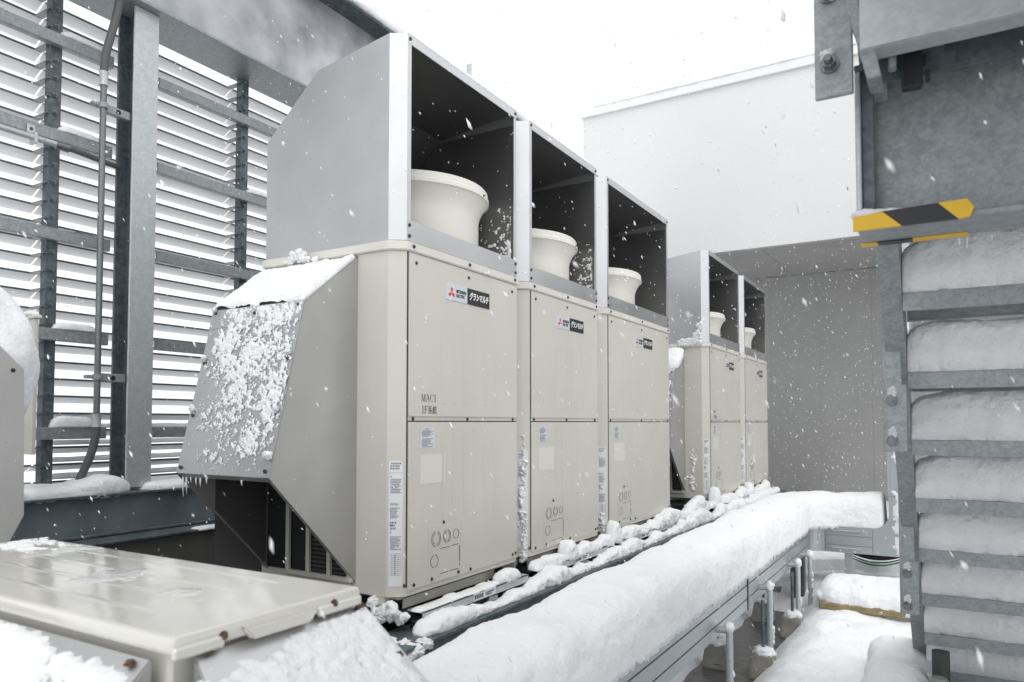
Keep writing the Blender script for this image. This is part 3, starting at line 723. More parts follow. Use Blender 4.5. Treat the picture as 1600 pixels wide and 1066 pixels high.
# intake hoods (parts of units 1 and 4)
def intake(u, Y, fw=1.0, xr=-1.97, xl=-2.47):
    # profile in (y,z)
    pr = [(Y, .652), (Y - .275, .437), (Y - .425, -.187), (Y, -.61)]
    s = ob('intake_hood', (lambda b_: (slab(b_, [(xr, pr[1][0], pr[1][1]), (xl, pr[1][0], pr[1][1]), (xl, pr[2][0], pr[2][1]), (xr, pr[2][0], pr[2][1])], .003), b_)[1])(BM()), M['steel'], u)
    bm = BM(); prism(bm, pr, xr - .003, xr, 'x'); ob('side_sheet', bm, M['inmetal'], s)
    bm = BM(); prism(bm, pr, xl, xl + .003, 'x'); ob('side_sheet', bm, M['inmetal'], s)
    bm = BM(); slab(bm, [(xr, pr[0][0], pr[0][1]), (xl, pr[0][0], pr[0][1]), (xl, pr[1][0] - .001, pr[1][1]), (xr, pr[1][0] - .001, pr[1][1])], .003)
    d = (Vector((0, pr[2][0], pr[2][1])) - Vector((0, pr[1][0], pr[1][1]))).normalized(); n = Vector((0, -d.z * -1, d.y * -1)); n = Vector((0, d.z, -d.y)).normalized()
    if n.y > 0: n = -n
    q = Vector((0, pr[1][0], pr[1][1]))
    a, b_ = q + n * .003, q + d * .075 + n * .003
    slab(bm, [(xr, a.y, a.z), (xl, a.y, a.z), (xl, b_.y, b_.z), (xr, b_.y, b_.z)], .002)
    ob('top_sheet', bm, M['steel'], s)
    # folded rims of the open bottom
    bm = BM()
    dd = (Vector((0, pr[3][0], pr[3][1])) - Vector((0, pr[2][0], pr[2][1]))).normalized(); nb = Vector((0, dd.z, -dd.y))
    def strip(x0, x1, t0, t1):
        a = Vector((0, pr[2][0], pr[2][1]))
        L = (Vector((0, pr[3][0], pr[3][1])) - a).length
        p = [a + dd * t0 * L, a + dd * t1 * L]
        slab(bm, [(x0, p[0].y, p[0].z), (x1, p[0].y, p[0].z), (x1, p[1].y, p[1].z), (x0, p[1].y, p[1].z)], .004)
    strip(xr, xl, 0, .035); strip(xr + .001, xr - .016, .0, 1); strip(xl - .001, xl + .016, .0, 1)
    ob('bottom_flange', bm, M['inmetal'], s)
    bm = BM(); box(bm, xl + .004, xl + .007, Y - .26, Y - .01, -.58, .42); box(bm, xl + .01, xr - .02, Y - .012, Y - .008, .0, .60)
    ob('shade_sheet', bm, M['inner'], s)  # dark sheets added inside, their colour standing for the hood's inner shade
    # protective grille over the coil
    gy = Y - .006; bm = BM(); box(bm, xl + .01, xr - .005, gy + .0, gy + .002, -.60, .0); ob('coil', bm, M['coil'], u)
    gl = xr - .36
    bm = BM()
    for x in (gl, gl + .115, gl + .230, gl + .335): box(bm, x, x + .018, gy - .022, gy - .004, -.60, .1, .003)
    for z in (-.615, -.315, -.10): box(bm, gl, xr - .002, gy - .021, gy - .003, z, z + .020, .003)
    ob('grille', bm, M['ivory'], u)
    bm = BM()
    for k in range(34): box(bm, gl + .12, xr - .01, gy - .003, gy, -.59 + k * .017, -.585 + k * .017)
    ob('coil_fins', bm, M['inner'], u)
    # screws along edges of front sheet
    for t in (.02, .34, .66, .97):
        for x in (xr - .022, xl + .022):
            p = q + d * t * .64 + n * .004; screw((x, p.y, p.z), 'y', s, 'screw', .006)
    pm = q + d * .03 + n * .005; screw(((xr + xl) / 2, pm.y, pm.z), 'y', s, 'screw', .006)
    return q, d, n, pr
q, d, n, pr = intake(units[0], 2.128)
intake(units[3], 6.256)

# ---- snow on nearest intake hood
top = Vector((-2.47, pr[1][0], pr[1][1])); upv = Vector((0, pr[0][0] - pr[1][0], pr[0][1] - pr[1][1]))
def f_top(u, v, p):
    e = min(u, 1 - u) * 14; a = .5 + .8 * fbm(p * 9, 4)
    a += .5 if v < .86 else -(v - .86) * (9 - 6 * u)
    if v < .10: a -= (0.10 - v) * 9
    return a if e > .25 + .2 * fbm(p * 30, 2) else -1
crust('hood_snow', top + Vector((.004, -.0, .002)), (1, 0, 0), upv, .492, upv.length - .004, .0045, f_top, .022, 'smooth layer of snow on the sloping top of the nearest intake hood', 1, .35)
o0 = Vector((-2.47, pr[2][0], pr[2][1])); uv = Vector((0, pr[1][0] - pr[2][0], pr[1][1] - pr[2][1]))
def f_fr(u, v, p):
    m = 1.0 - max(0, .42 - .18 * v - u) * 2.8 - max(0, u - (.93)) * 5
    m = m - max(0, .26 - v) * 4.0 - max(0, .12 - u * .9) * 3 - max(0, v - .9) * 1.0
    a = fbm(p * 9, 2) * .55 + fbm(p * 42, 3) * .7 + .95 * (.40 - noise.voronoi(p * 110)[0][0]) + .5 * (.35 - noise.voronoi(p * 230)[0][0])
    return a * .85 - .46 + .66 * m
crust('hood_snow', o0 + Vector((0, -.005, 0)), (1, 0, 0), uv, .498, uv.length, .0021, f_fr, .0045, 'speckled clumps of snow stuck on the front sheet of the nearest intake hood', 2, .8)
bm = BM()
for k, (t, x) in enumerate(((.33, -1.99), (.65, -1.99), (.93, -1.985), (.33, -2.45), (.64, -2.45), (.02, -2.0), (.03, -2.22), (.02, -2.45))):
    p = q + d * t * .64; s_ = .011 if k != 2 else .019
    for j in range(4):
        rn = random.Random(k * 9 + j); snow_blob(bm, (x + rn.uniform(-.6, .6) * s_, p.y - .008, p.z + s_ * (1 + rn.uniform(-.2, .9))), (s_ * .6, .010, s_ * .7), k * 5 + j, 3, .5)
tag(ob('screw_snow', bm, M['snow'], smooth=True), 'small snow caps above the screws of the nearest intake hood', 'snow', kind='stuff')
bm = BM()
rn = random.Random(11)
for j in range(46):
    a = rn.gauss(0, .028); snow_blob(bm, (-2.26 + a, 2.085 + rn.uniform(-.015, .01), .655 + rn.uniform(0, .055) * math.exp(-(a / .035) ** 2)), (.013, .011, .012), j, 3, .5)
tag(ob('snow_lump', bm, M['snow'], smooth=True), 'fluffy lump of snow at the top of the nearest intake hood', 'snow', kind='stuff')
# icicles
bm = BM()
for x, l_ in ((-2.445, .075), (-2.425, .065), (-2.40, .02), (-2.37, .03), (-2.345, .035), (-2.31, .022), (-2.12, .02)):
    p = Vector((x, pr[2][0] + .01, pr[2][1] - .014)); tube(bm, [p, p + Vector((.0, 0, -l_ * .5)), p + Vector((.002, 0, -l_))], [.004, .003, .0008], 8)
tag(ob('icicle_fringe', bm, M['ice'], smooth=True), 'little icicles along the bottom edge of the nearest intake hood', 'icicles', kind='stuff')
# thin snow on far unit's hood
top4 = Vector((-2.47, 6.256 - .275, .437))
snow_sweep('hood_snow', [(-2.03, 6.0, .46), (-2.03, 6.23, .62)], .16, .06, 'thick snow on the intake hood of the unit beyond the gap', 33, step=.01, prof=30, side=(1, 0, 0))
bm = BM(); rn = random.Random(4)
for j in range(80):
    t = rn.random(); snow_blob(bm, (-1.99 + t * .17 + rn.uniform(-.02, .02), 6.24, .695 + rn.uniform(-.02, .03) + (.18 * rn.random() ** 1.5 if t > .7 else 0)), (.018, .015, .016), j, 2, .5)
tag(ob('snow_lump', bm, M['snow'], smooth=True), 'snow clinging to the rim corner of the unit beyond the gap', 'snow', kind='stuff')
def f_far(u, v, p): return fbm(p * 16, 3) + fbm(p * 50, 3) * .8 - .15 - abs(u - .5) * 1.0 + (.2 if v > .6 else 0)
crust('hood_snow', Vector((-2.2, 6.256 - .43, -.187)), (1, 0, 0), uv, .23, uv.length, .006, f_far, .018, 'patchy snow on the front sheet of the intake hood beyond the gap', 5)
# snow smeared on corner stickers
def f_smear(cx):
    def f(u, v, p): return fbm(p * 20, 3) * .8 + fbm(p * 60, 3) * .9 + .50 - abs(u - cx - .12 * math.sin(v * 9)) * 3.2 - max(0, v - .55) * 1.8
    return f
for (ysn, z0, hh, cx, lab) in ((3.125, -.68, .62, .5, 'streak of snow smeared down the corner sticker of the middle joined unit'), (4.085, -.68, .20, .5, 'snow at the foot of the corner of the widest unit')):
    a = Vector((-1.818, ysn - .042, z0)); c_ = Vector((-1.762, ysn, z0)); tx_ = (c_ - a); nn = tx_.normalized().cross(Vector((0, 0, 1)))
    crust('corner_snow', a + nn * .001, tx_, (0, 0, 1), tx_.length, hh, .0028, f_smear(cx), .016, lab, 9)
a = Vector((-2.0, 6.256, -.6)); crust('corner_snow', a, (1, 0, 0), (0, 0, 1), .17, .42, .006, lambda u, v, p: fbm(p * 22, 3) + fbm(p * 60, 2) * .7 + .15 - abs(u - .55 - .1 * v) * 3 - v * .5, .02, 'snow spots on the corner of the unit beyond the gap', 12)
# snow bits on bottom bars and inside hood corners
for ysn, w_, nmx in ((2.17, .825, 'nearest'), (3.125, .805, 'middle')):
    crust('frost_patch', Vector((-2.04, ysn + w_ - .016, .775)), (1, 0, 0), (0, 0, 1), .26, .30, .003, lambda u, v, p: fbm(p * 30, 3) + fbm(p * 110, 3) * .9 - 1.05 + 1.0 * u - v * .7, .0025, 'frosty snow stuck inside the outlet hood corner of the %s unit' % nmx, 6 + ysn)
def f_rim(u, v, p): return fbm(p * 26, 3) + fbm(p * 80, 2) * .8 - .1 - abs(u - .5) * 1.2 - v * .6
crust('rim_snow', Vector((-1.749, 2.60, .660)), (0, 1, 0), (0, 0, 1), .22, .035, .003, f_rim, .010, 'bit of snow caught on the front rim of the nearest unit', 15)
crust('rim_snow', Vector((-1.749, 4.30, .660)), (0, 1, 0), (0, 0, 1), .24, .035, .003, f_rim, .012, 'bit of snow caught on the front rim of the widest unit', 17)

# long support beam below the units + snow on it
g = thing('support_beam', (-1.7, 5.4, -1.3), 'long dark steel beam carrying the tall units, snow along its top', 'beam')
bm = BM(); box(bm, -1.80, -1.60, 1.95, 8.9, -.790, -.776, .002); ob('top_flange', bm, M['galvd'], g)
bm = BM(); box(bm, -1.625, -1.617, 1.95, 8.9, -.95, -.79); ob('web', bm, M['galvd'], g)
bm = BM(); box(bm, -1.80, -1.60, 1.95, 8.9, -.964, -.95); ob('bottom_flange', bm, M['galvd'], g)
for y in (2.1, 4.0, 5.9, 7.9):
    bm = BM(); box(bm, -1.78, -1.62, y, y + .15, -1.3, -.964, .01); ob('pedestal', bm, M['conc'], g)
g = thing('support_beam', (-2.4, 5.4, -1.3), 'rear steel beam under the back of the tall units', 'beam')
bm = BM(); box(bm, -2.5, -2.32, 1.95, 8.9, -.96, -.776, .002); ob('web', bm, M['galvd'], g)
for y in (2.1, 5.9):
    bm = BM(); box(bm, -2.48, -2.34, y, y + .15, -1.3, -.96, .01); ob('pedestal', bm, M['conc'], g)
rn = random.Random(2)
segs = [(2.13, 3.0, .045, 'first'), (2.92, 3.55, .075, 'second'), (3.45, 5.2, .085, 'third'), (5.1, 6.35, .10, 'fourth'), (6.3, 8.6, .075, 'last')]
for i, (a, b_, hh, nme) in enumerate(segs):
    snow_sweep('beam_snow', [(-1.665, a, -.776), (-1.665, b_, -.776)], .10, hh, 'snow on the beam under the tall units, %s heap from the near end' % nme, 40 + i, step=.007, prof=36, taper=.10, grain=1.5, lump=.018, hang=.002)
segs = [(2.18, 2.76, .012, 'dusting the bare front of the nearest frame'), (2.76, 2.94, .045, 'at the far foot of the nearest unit'), (3.07, 4.03, .055, 'along the frame of the middle unit'), (3.40, 3.53, .10, 'in front of the service cover of the middle unit'), (4.01, 4.14, .13, 'between the middle and widest units'), (4.12, 4.62, .06, 'under the near half of the widest unit'), (4.5, 5.28, .10, 'under the far half of the widest unit'), (5.2, 6.28, .13, 'bridging the gap in the row'), (6.2, 6.36, .15, 'at the near corner of the unit beyond the gap'), (6.36, 7.45, .085, 'under the unit beyond the gap'), (7.45, 7.62, .12, 'between the two farthest units'), (7.65, 8.4, .075, 'under the farthest unit')]
for i, (a, b_, hh, nme) in enumerate(segs):
    snow_sweep('channel_snow', [(-1.725, a, -.708), (-1.725, b_, -.708)], .075 if hh < .1 else .10, hh, 'lumpy snow %s' % nme, 80 + i, step=.006, prof=36, taper=.08, grain=1.5, lump=.02 if b_ - a > .3 else 0, hang=.006)
bm = BM(); rn = random.Random(9)
for j in range(30): snow_blob(bm, (-1.80 + rn.uniform(-.09, .05), 2.13 + rn.uniform(-.03, .02), -.70 + rn.uniform(-.03, .03)), (.020, .018, .018), j, 3, .5)
for j in range(30): snow_blob(bm, (-2.02 + rn.uniform(-.10, .06), 2.10 + rn.uniform(-.03, .02), -.70 + rn.uniform(-.03, .03)), (.022, .018, .018), 20 + j, 3, .5)
for j in range(36): snow_blob(bm, (-1.66 + rn.uniform(-.06, .06), 2.06 + rn.uniform(-.05, .04), -.80 + rn.uniform(-.06, .03)), (.026, .022, .018), 40 + j, 3, .5)
for j in range(36): snow_blob(bm, (-1.80 + rn.uniform(-.12, .08), 2.0 + rn.uniform(-.05, .04), -.82 + rn.uniform(-.06, .03)), (.032, .028, .02), 60 + j, 3, .5)
tag(ob('snow_lump', bm, M['snow'], smooth=True), 'broken lumps of snow at the near foot of the nearest unit', 'snow', kind='stuff')
bm = BM(); box(bm, -2.14, -1.87, 2.098, 2.104, -.735, -.69, .002); box(bm, -2.14, -2.13, 2.06, 2.10, -.735, -.69); box(bm, -1.88, -1.87, 2.06, 2.10, -.735, -.69)
tag(ob('metal_bracket', bm, M['dark']), 'dark bracket half buried in snow at the corner of the nearest unit', 'bracket')

# ------------------------------------------------------------------ cable duct with deep snow
dct = thing('cable_duct', (-1.0, 3.5, -.91), 'long grey sheet metal duct turning the corner under a deep bank of snow', 'duct')
def band_run(bm, axis, a, b_, fx, s=1):
    # three raised bands on the visible side
    for z0, z1 in ((-.905, -.858), (-.853, -.792), (-.787, -.722)):
        if axis == 'y': box(bm, fx - .006, fx, a, b_, z0, z1, .002)
        else: box(bm, a, b_, fx, fx + .006, z0, z1, .002)
for a, b_ in ((1.1, 1.9), (1.9, 3.66), (3.672, 5.45)):
    bm = BM(); box(bm, -1.135, -.857, a, b_ - .002, -.905, -.725); band_run(bm, 'y', a, b_ - .002, -.850)
    box(bm, -.862, -.848, a, b_ - .002, -.724, -.714, .001)
    ob('duct_length', bm, M['duct'], dct)
bm = BM(); box(bm, -.850, -.846, 3.655, 3.678, -.91, -.71); ob('joint_strip', bm, M['galvd'], dct)
# corner block and cross run
bm = BM()
rc = .10; pts = [(-1.215, 5.455), (-.857, 5.455)]
arc = [(-.757 - .10 * math.cos(R(t)), 5.475 + .10 * math.sin(R(t))) for t in range(0, 91, 15)]
pts = [(-1.215, 5.452), (-.857, 5.452)] + arc + [(-.757, 5.93), (-1.215, 5.93)]
prism(bm, pts, -.905, -.725, 'z'); ob('corner_piece', bm, M['duct'], dct)
bm = BM(); box(bm, -.755, -.454, 5.583, 5.93, -.905, -.725); band_run(bm, 'x', -.755, -.454, 5.576)
box(bm, -.72, -.52, 5.568, 5.577, -.762, -.748, .003); box(bm, -.72, -.52, 5.568, 5.577, -.882, -.868, .003)
ob('duct_length', bm, M['duct'], dct)
bm = BM(); a_ = [(-.452 + .10 * math.sin(R(t)), -.625 - .10 * math.cos(R(t))) for t in range(0, 91, 15)]
prism(bm, [(-.452, -.905), (-.20, -.905), (-.20, -.50), (-.352, -.50)] + list(reversed(a_)), 5.578, 5.93, 'y'); ob('elbow', bm, M['duct'], dct)
bm = BM(); box(bm, -.352, -.20, 5.582, 5.93, -.498, 1.4); box(bm, -.358, -.344, 5.57, 5.584, -.498, 1.4, .002); ob('riser', bm, M['duct'], dct)
snow_sweep('duct_snow', [(-.992, 1.07, -.722), (-.992, 5.40, -.722)] + [(-.642 - .35 * math.cos(R(t)), 5.40 + .35 * math.sin(R(t)), -.722) for t in range(4, 91, 4)] + [(-.375, 5.75, -.722)], .335, .175, 'deep smooth bank of snow covering the duct along its whole length', 51, step=.012, prof=84, pw=.6, taper=.025, hang=.02, amp=.6, grow=.30, grain=1.2)
crust('riser_snow', Vector((-.35, 5.574, -.9)), (1, 0, 0), (0, 0, 1), .15, 1.6, .008, lambda u, v, p: u - .28 + .25 * fbm(p * 9, 3) + .2 * fbm(p * 40, 2), .03, 'strip of snow stuck to the upright part of the duct behind the stair', 52)

def post(y, label, x=-.80, zt=-.87):
    s = thing('pipe_support', (x, y, -1.3), label, 'support', 'bent pipe supports under the snowy duct')
    bm = BM(); tube(bm, [(x, y, -1.28), (x, y, zt - .03)] + bez((x, y, zt - .03), (x, y, zt), (x, y, zt), (x - .035, y, zt), 6)[1:] + [(x - .38, y, zt - .045)], .0145, 14)
    ob('pipe', bm, M['galvl'], s, autosmooth=True)
    bm = BM(); snow_blob(bm, (x, y, zt + .012), (.02, .02, .025), y * 3, 3, .4)
    rn = random.Random(int(y * 10))
    for k in range(6): snow_blob(bm, (x + .014, y - .004, rn.uniform(-1.15, -1.0)), (.009, .008, .014), k, 2, .4)
    tag(ob('post_snow', bm, M['snow'], smooth=True), 'cap of snow on the ' + label, 'snow', kind='stuff')
post(3.12, 'nearest bent pipe support of the duct'); post(3.93, 'second bent pipe support of the duct', zt=-.85); post(4.75, 'third bent pipe support of the duct'); post(5.20, 'last pipe support near the duct corner', zt=-.88)
def cblock(x, y, label, s=1.0):
    t = thing('concrete_block', (x, y, -1.3), label, 'block', 'concrete foot blocks under the duct')
    bm = BM(); r_ = bmesh.ops.create_cube(bm, size=1)
    for v in r_['verts']:
        k = .068 if v.co.z < 0 else .050
        v.co = Vector((x + math.copysign(k * s, v.co.x), y + math.copysign(k * s, v.co.y), -1.30 + (0 if v.co.z < 0 else .125 * s)))
    bmesh.ops.bevel(bm, geom=bm.edges[:], offset=.008, segments=2, affect='EDGES'); ob('body', bm, M['conc'], t)
    bm = BM(); box(bm, x + .0, x + .04, y - .064 * s, y - .060 * s, -1.285, -1.268); ob('slot', bm, M['void'], t)
    bm = BM(); tube(bm, [(x, y, -1.18), (x, y, -.91)], .009, 10); ob('rod', bm, M['galvd'], t)
    bm = BM(); snow_blob(bm, (x, y + .01, -1.17), (.055, .055, .03), x * 9 + y, 3, .35)
    tag(ob('block_snow', bm, M['snow'], smooth=True), 'snow on top of the ' + label, 'snow', kind='stuff')
cblock(-1.08, 3.95, 'concrete foot block nearest under the duct'); cblock(-1.06, 5.00, 'concrete foot block in the middle under the duct')
cblock(-1.10, 5.55, 'concrete foot block farthest under the duct'); cblock(-.83, 4.72, 'concrete foot block at the foot of the third pipe support')
cblock(-.83, 3.90, 'concrete foot block at the foot of the second pipe support'); cblock(-1.12, 3.10, 'concrete foot block by the nearest pipe support')
pp = thing('insulated_pipe', (-1.3, 5, -1.1), 'fat grey insulated pipe running behind the duct supports', 'pipe')
bm = BM(); tube(bm, [(-1.38, 2.4, -1.13), (-1.38, 6.3, -1.13)], .065, 20); ob('pipe', bm, M['galvl'], pp, autosmooth=True)
dp = thing('duct_post', (-.98, 5.6, -1.3), 'stout steel post under the duct corner', 'post')
bm = BM(); box(bm, -.90, -.87, 5.40, 5.47, -1.3, -.907, .002); box(bm, -.96, -.90, 5.40, 5.405, -1.3, -.907); ob('upright', bm, M['galvd'], dp)
dp = thing('duct_post', (-.6, 5.7, -1.3), 'short channel post under the cross run of the duct', 'post')
bm = BM(); box(bm, -.64, -.585, 5.66, 5.67, -1.3, -.907, .002); box(bm, -.64, -.632, 5.67, 5.71, -1.3, -.907); ob('upright', bm, M['galvl'], dp)
cb = thing('cable_bundle', (-.5, 6, -1.05), 'green and black cables sagging below the cross run of the duct', 'cable')
for k, (m_, dz, dx) in enumerate((('green', 0, 0), ('green', -.012, .02), ('dark', .02, .03), ('dark', .03, .05), ('dark', .015, -.03))):
    bm = BM(); tube(bm, bez((-.80 + dx, 5.99, -.86 + dz), (-.6, 5.99, -1.05 + dz * 2), (-.42, 5.99, -1.09 + dz * 2), (-.16, 5.99, -.90 + dz), 20), .005 if m_ == 'green' else .010, 8); ob('cable', bm, M[m_], cb, smooth=True)
bm = BM(); box(bm, -.57, -.44, 6.05, 6.12, -.99, -.93, .004); ob('terminal_box', bm, M['galvd'], cb)
# hatch under snow
h = thing('floor_hatch', (-.5, 5.3, -1.2), 'low hatch with a yellowish edge buried under a cushion of snow', 'hatch')
bm = BM(); box(bm, -.70, -.12, 4.86, 5.42, -1.145, -1.10, .008); ob('lid', bm, M['hatch'], h)
bm = BM(); box(bm, -.68, -.14, 4.89, 5.39, -1.24, -1.145); ob('curb', bm, mat('hatch_curb', (.42, .41, .37), .6, var=.2, vscale=12), h)
snow_sweep('hatch_snow', [(-.74, 5.14, -1.11), (-.08, 5.14, -1.13)], .55, .13, 'cushion of snow on the buried floor hatch', 61, step=.012, prof=60, taper=.12, hang=.01)
snow_sweep('snow_mound', [(-.92, 6.6, -1.1), (-.62, 6.6, -1.1)], .3, .16, 'rounded snow mound behind the hatch under the duct', 62, step=.02, prof=30, taper=.12)
snow_sweep('snow_mound', [(-.19, 3.0, -1.2), (-.21, 3.95, -1.16)], .26, .20, 'rounded hump of snow beside the foot of the stair', 63, step=.012, prof=50, taper=.15)

# ------------------------------------------------------------------ stair
st = thing('metal_stair', (.35, 3.0, -1.2), 'galvanised metal stair coming down toward the far wall, snow on each step', 'staircase')
H, G_ = .2, .2075; Y0 = 2.2; Z0 = .345; XS = -.098
sx1 = .85
treads = []
for i in range(-1, 8):
    y = Y0 + G_ * i; z = Z0 - H * i
    bm = BM()
    pr_ = [(y, z), (y, z - .047), (y + .012, z - .047), (y + .012, z - .043), (y + .004, z - .043), (y + .004, z - .004), (y + .246, z - .004), (y + .246, z - .043), (y + .238, z - .043), (y + .238, z - .047), (y + .25, z - .047), (y + .25, z)]
    prism(bm, pr_, XS + .002, sx1, 'x'); t = ob('tread', bm, M['galv'], st); treads.append((y, z))
# stringers: inclined channel
sl_ = Vector((0, G_, -H)).normalized(); pn = Vector((0, H, G_)).normalized()
def stringer(x, s):
    c = Vector((x, Y0 + .12, Z0 - .03)); A = c - sl_ * .80; B = c + sl_ * 2.32
    bm = BM()
    for (o1, o2, xa, xb) in ((-.10, .10, x - .006 * s, x), (.094, .10, x - .05 * s, x - .006 * s), (-.10, -.094, x - .05 * s, x - .006 * s)):
        q = [A + pn * o1, A + pn * o2, B + pn * o2, B + pn * o1]
        # cut feet horizontally
        a_ = [bm.verts.new((xa, v.y, max(v.z, -1.2))) for v in q]; b_ = [bm.verts.new((xb, v.y, max(v.z, -1.2))) for v in q]
        bm.faces.new(a_); bm.faces.new(list(reversed(b_)))
        for k in range(4): bm.faces.new((a_[k], b_[k], b_[(k + 1) % 4], a_[(k + 1) % 4]))
    return ob('stringer', bm, M['galv'], st)
stringer(XS, 1); stringer(sx1 + .006, -1)
def hp(y, z0, z1, n_):
    bm = BM(); box(bm, -.158, -.110, y - .006, y, z0, z1, .0015); box(bm, -.158, -.152, y, y + .045, z0, z1, .0015)
    if n_: box(bm, -.150, -.098, y - .0115, y - .0065, z0 + .002, z0 + .19)
    p_ = ob('handrail_post', bm, M['galv'], st)
    for z in (z0 + .03, z0 + .145):
        screw_ = None
        bm = BM(); tube(bm, [(-.134, y - .006, z), (-.134, y - .012, z)], .017, 20); tube(bm, [(-.134, y - .012, z), (-.134, y - .024, z)], .012, 6); tube(bm, [(-.134, y - .024, z), (-.134, y - .032, z)], .007, 12)
        ob('bolt', bm, M['bolt'], p_, autosmooth=True)
        bm = BM()
        for k in range(7): snow_blob(bm, (-.134 + random.Random(k).uniform(-.007, .007), y - .012, z + .018 + k * .003), (.007, .007, .006), k, 3, .6)
        tag(ob('bolt_snow', bm, M['snow'], smooth=True), 'snow on the %s bolt of the %s stair post' % ('lower' if z < z0 + .1 else 'upper', 'upper' if y < 2.6 else 'lower'), 'snow', kind='stuff')
hp(2.35, -.083, .62, True); hp(3.0, -.685, .10, True)
nmS = ['hidden top step', 'highest step in view', 'second step', 'third step', 'fourth step', 'fifth step', 'sixth step', 'seventh step', 'lowest step']
for i, (y, z) in enumerate(treads):
    if i == 0: continue
    snow_sweep('step_snow', [(XS + .001, y + .125, z + .001), (sx1 + .05, y + .125, z + .001)], .250, .152, 'pillow of snow on the %s of the metal stair' % nmS[i], 100 + i, step=.006, prof=64, pw=.24, taper=.11, hang=.0, amp=.4, grain=1.9, wt=0)
bm = BM(); box(bm, XS + .01, 1.2, 3.42, 3.95, -1.2, -1.13, .004); bp = ob('base_plate', bm, M['galvd'], st)
bp_ = thing('pipe_stub', (-.04, 3.33, -1.2), 'dark green pipe stub with a grey cap at the foot of the stair', 'pipe')
bm = BM(); tube(bm, [(-.04, 3.40, -1.13), (-.04, 3.40, -.91)], .032, 20); ob('dark_pipe', bm, M['dgreen'], bp_, autosmooth=True)
bm = BM(); tube(bm, [(-.045, 3.25, -1.2), (-.045, 3.25, -.985), (-.045, 3.25, -.97)], [.034, .034, .026], 20); ob('cap', bm, M['ggreen'], bp_, autosmooth=True)

# landing beam with hazard tape (near, upper right)
lb = thing('landing_beam', (.6, 1.75, .39), 'galvanised H beam carrying the stair landing, its end wrapped in hazard tape', 'beam')
x0_ = -.158; x1_ = 2.2; ZB, ZT = .411, .755
bm = BM(); box(bm, x0_, x1_, 1.70, 1.86, ZB, ZB + .012, .002); ob('bottom_flange', bm, M['galv'], lb)
bm = BM(); box(bm, x0_, x1_, 1.70, 1.86, ZT, ZT + .012, .002); ob('top_flange', bm, M['galvd'], lb)
bm = BM(); box(bm, x0_ + .03, x1_, 1.776, 1.784, ZB + .012, ZT); ob('web', bm, M['galv'], lb)
bm = BM(); box(bm, x0_, x0_ + .011, 1.705, 1.855, ZB + .012, ZT, .002); ob('end_plate', bm, M['galvl'], lb)
bm = BM(); box(bm, x0_ + .011, x0_ + .036, 1.72, 1.738, ZB + .012, ZT, .002); ob('weld_bar', bm, M['galvd'], lb)
# tape pieces
def tape(name, m, xa, xb, y0, y1, z0, z1, skew=0):
    bm = BM(); r_ = bmesh.ops.create_cube(bm, size=1)
    for v in r_['verts']:
        up_ = v.co.z > 0; x = (xa if v.co.x < 0 else xb) - (skew if up_ else 0)
        v.co = Vector((x, y0 if v.co.y < 0 else y1, z1 if up_ else z0))
    bmesh.ops.bevel(bm, geom=bm.edges[:], offset=.0015, segments=1, affect='EDGES'); return ob(name, bm, m, lb)
ty0, ty1 = 1.690, 1.699; tz0, tz1 = .406, .440
def tpoly(name, m, pts, ya_, yb_):
    bm = BM(); prism(bm, pts, ya_, yb_, 'y'); return ob(name, bm, m, lb)
tpoly('hazard_tape', M['yellow'], [(x0_ - .006, tz0), (x0_ + .085, tz0), (x0_ + .05, tz1), (x0_ - .006, tz1 - .005)], ty0, ty1)
tpoly('hazard_tape', M['black'], [(x0_ + .085, tz0), (x0_ + .185, tz0), (x0_ + .150, tz1 + .003), (x0_ + .05, tz1)], ty0 - .0005, ty1)
tpoly('hazard_tape', M['yellow'], [(x0_ + .185, tz0), (x0_ + .205, tz0 + .003), (x0_ + .212, tz0 + .02), (x0_ + .200, tz1 + .004), (x0_ + .150, tz1 + .003)], ty0, ty1)
tpoly('hazard_tape', M['yellow'], [(x0_ - .002, ZB - .003), (x0_ + .20, ZB - .003), (x0_ + .20, ZB + .016), (x0_ - .002, ZB + .016)], 1.861, 1.868)
bm = BM(); box(bm, x0_ + .03, x0_ + .10, 1.835, 1.868, ZB - .0035, ZB - .0005); ob('hazard_tape', M and bm, M['black'], lb)
bm = BM(); box(bm, x0_ + .10, x0_ + .205, 1.838, 1.868, ZB - .0035, ZB - .0005); box(bm, x0_ - .004, x0_ + .03, 1.838, 1.868, ZB - .0035, ZB - .0005); ob('hazard_tape', bm, M['yellow'], lb)
bm = BM(); snow_blob(bm, (x0_ + .02, 1.70, tz1 + .002), (.03, .012, .009), 3, 3, .4); snow_blob(bm, (x0_ + .06, 1.70, tz1 + .002), (.028, .01, .005), 6, 3, .4)
tag(ob('tape_snow', bm, M['snow'], smooth=True), 'dab of snow on the end of the hazard tape', 'snow', kind='stuff')
bm = BM()
for x, l_ in ((.03, .02), (.045, .028), (.09, .015)): tube(bm, [(x, 1.865, ZB - .002), (x, 1.865, ZB - .002 - l_)], [.003, .001], 8)
tag(ob('icicle_fringe', bm, M['ice'], smooth=True), 'tiny drips of ice under the taped beam', 'icicles', kind='stuff')

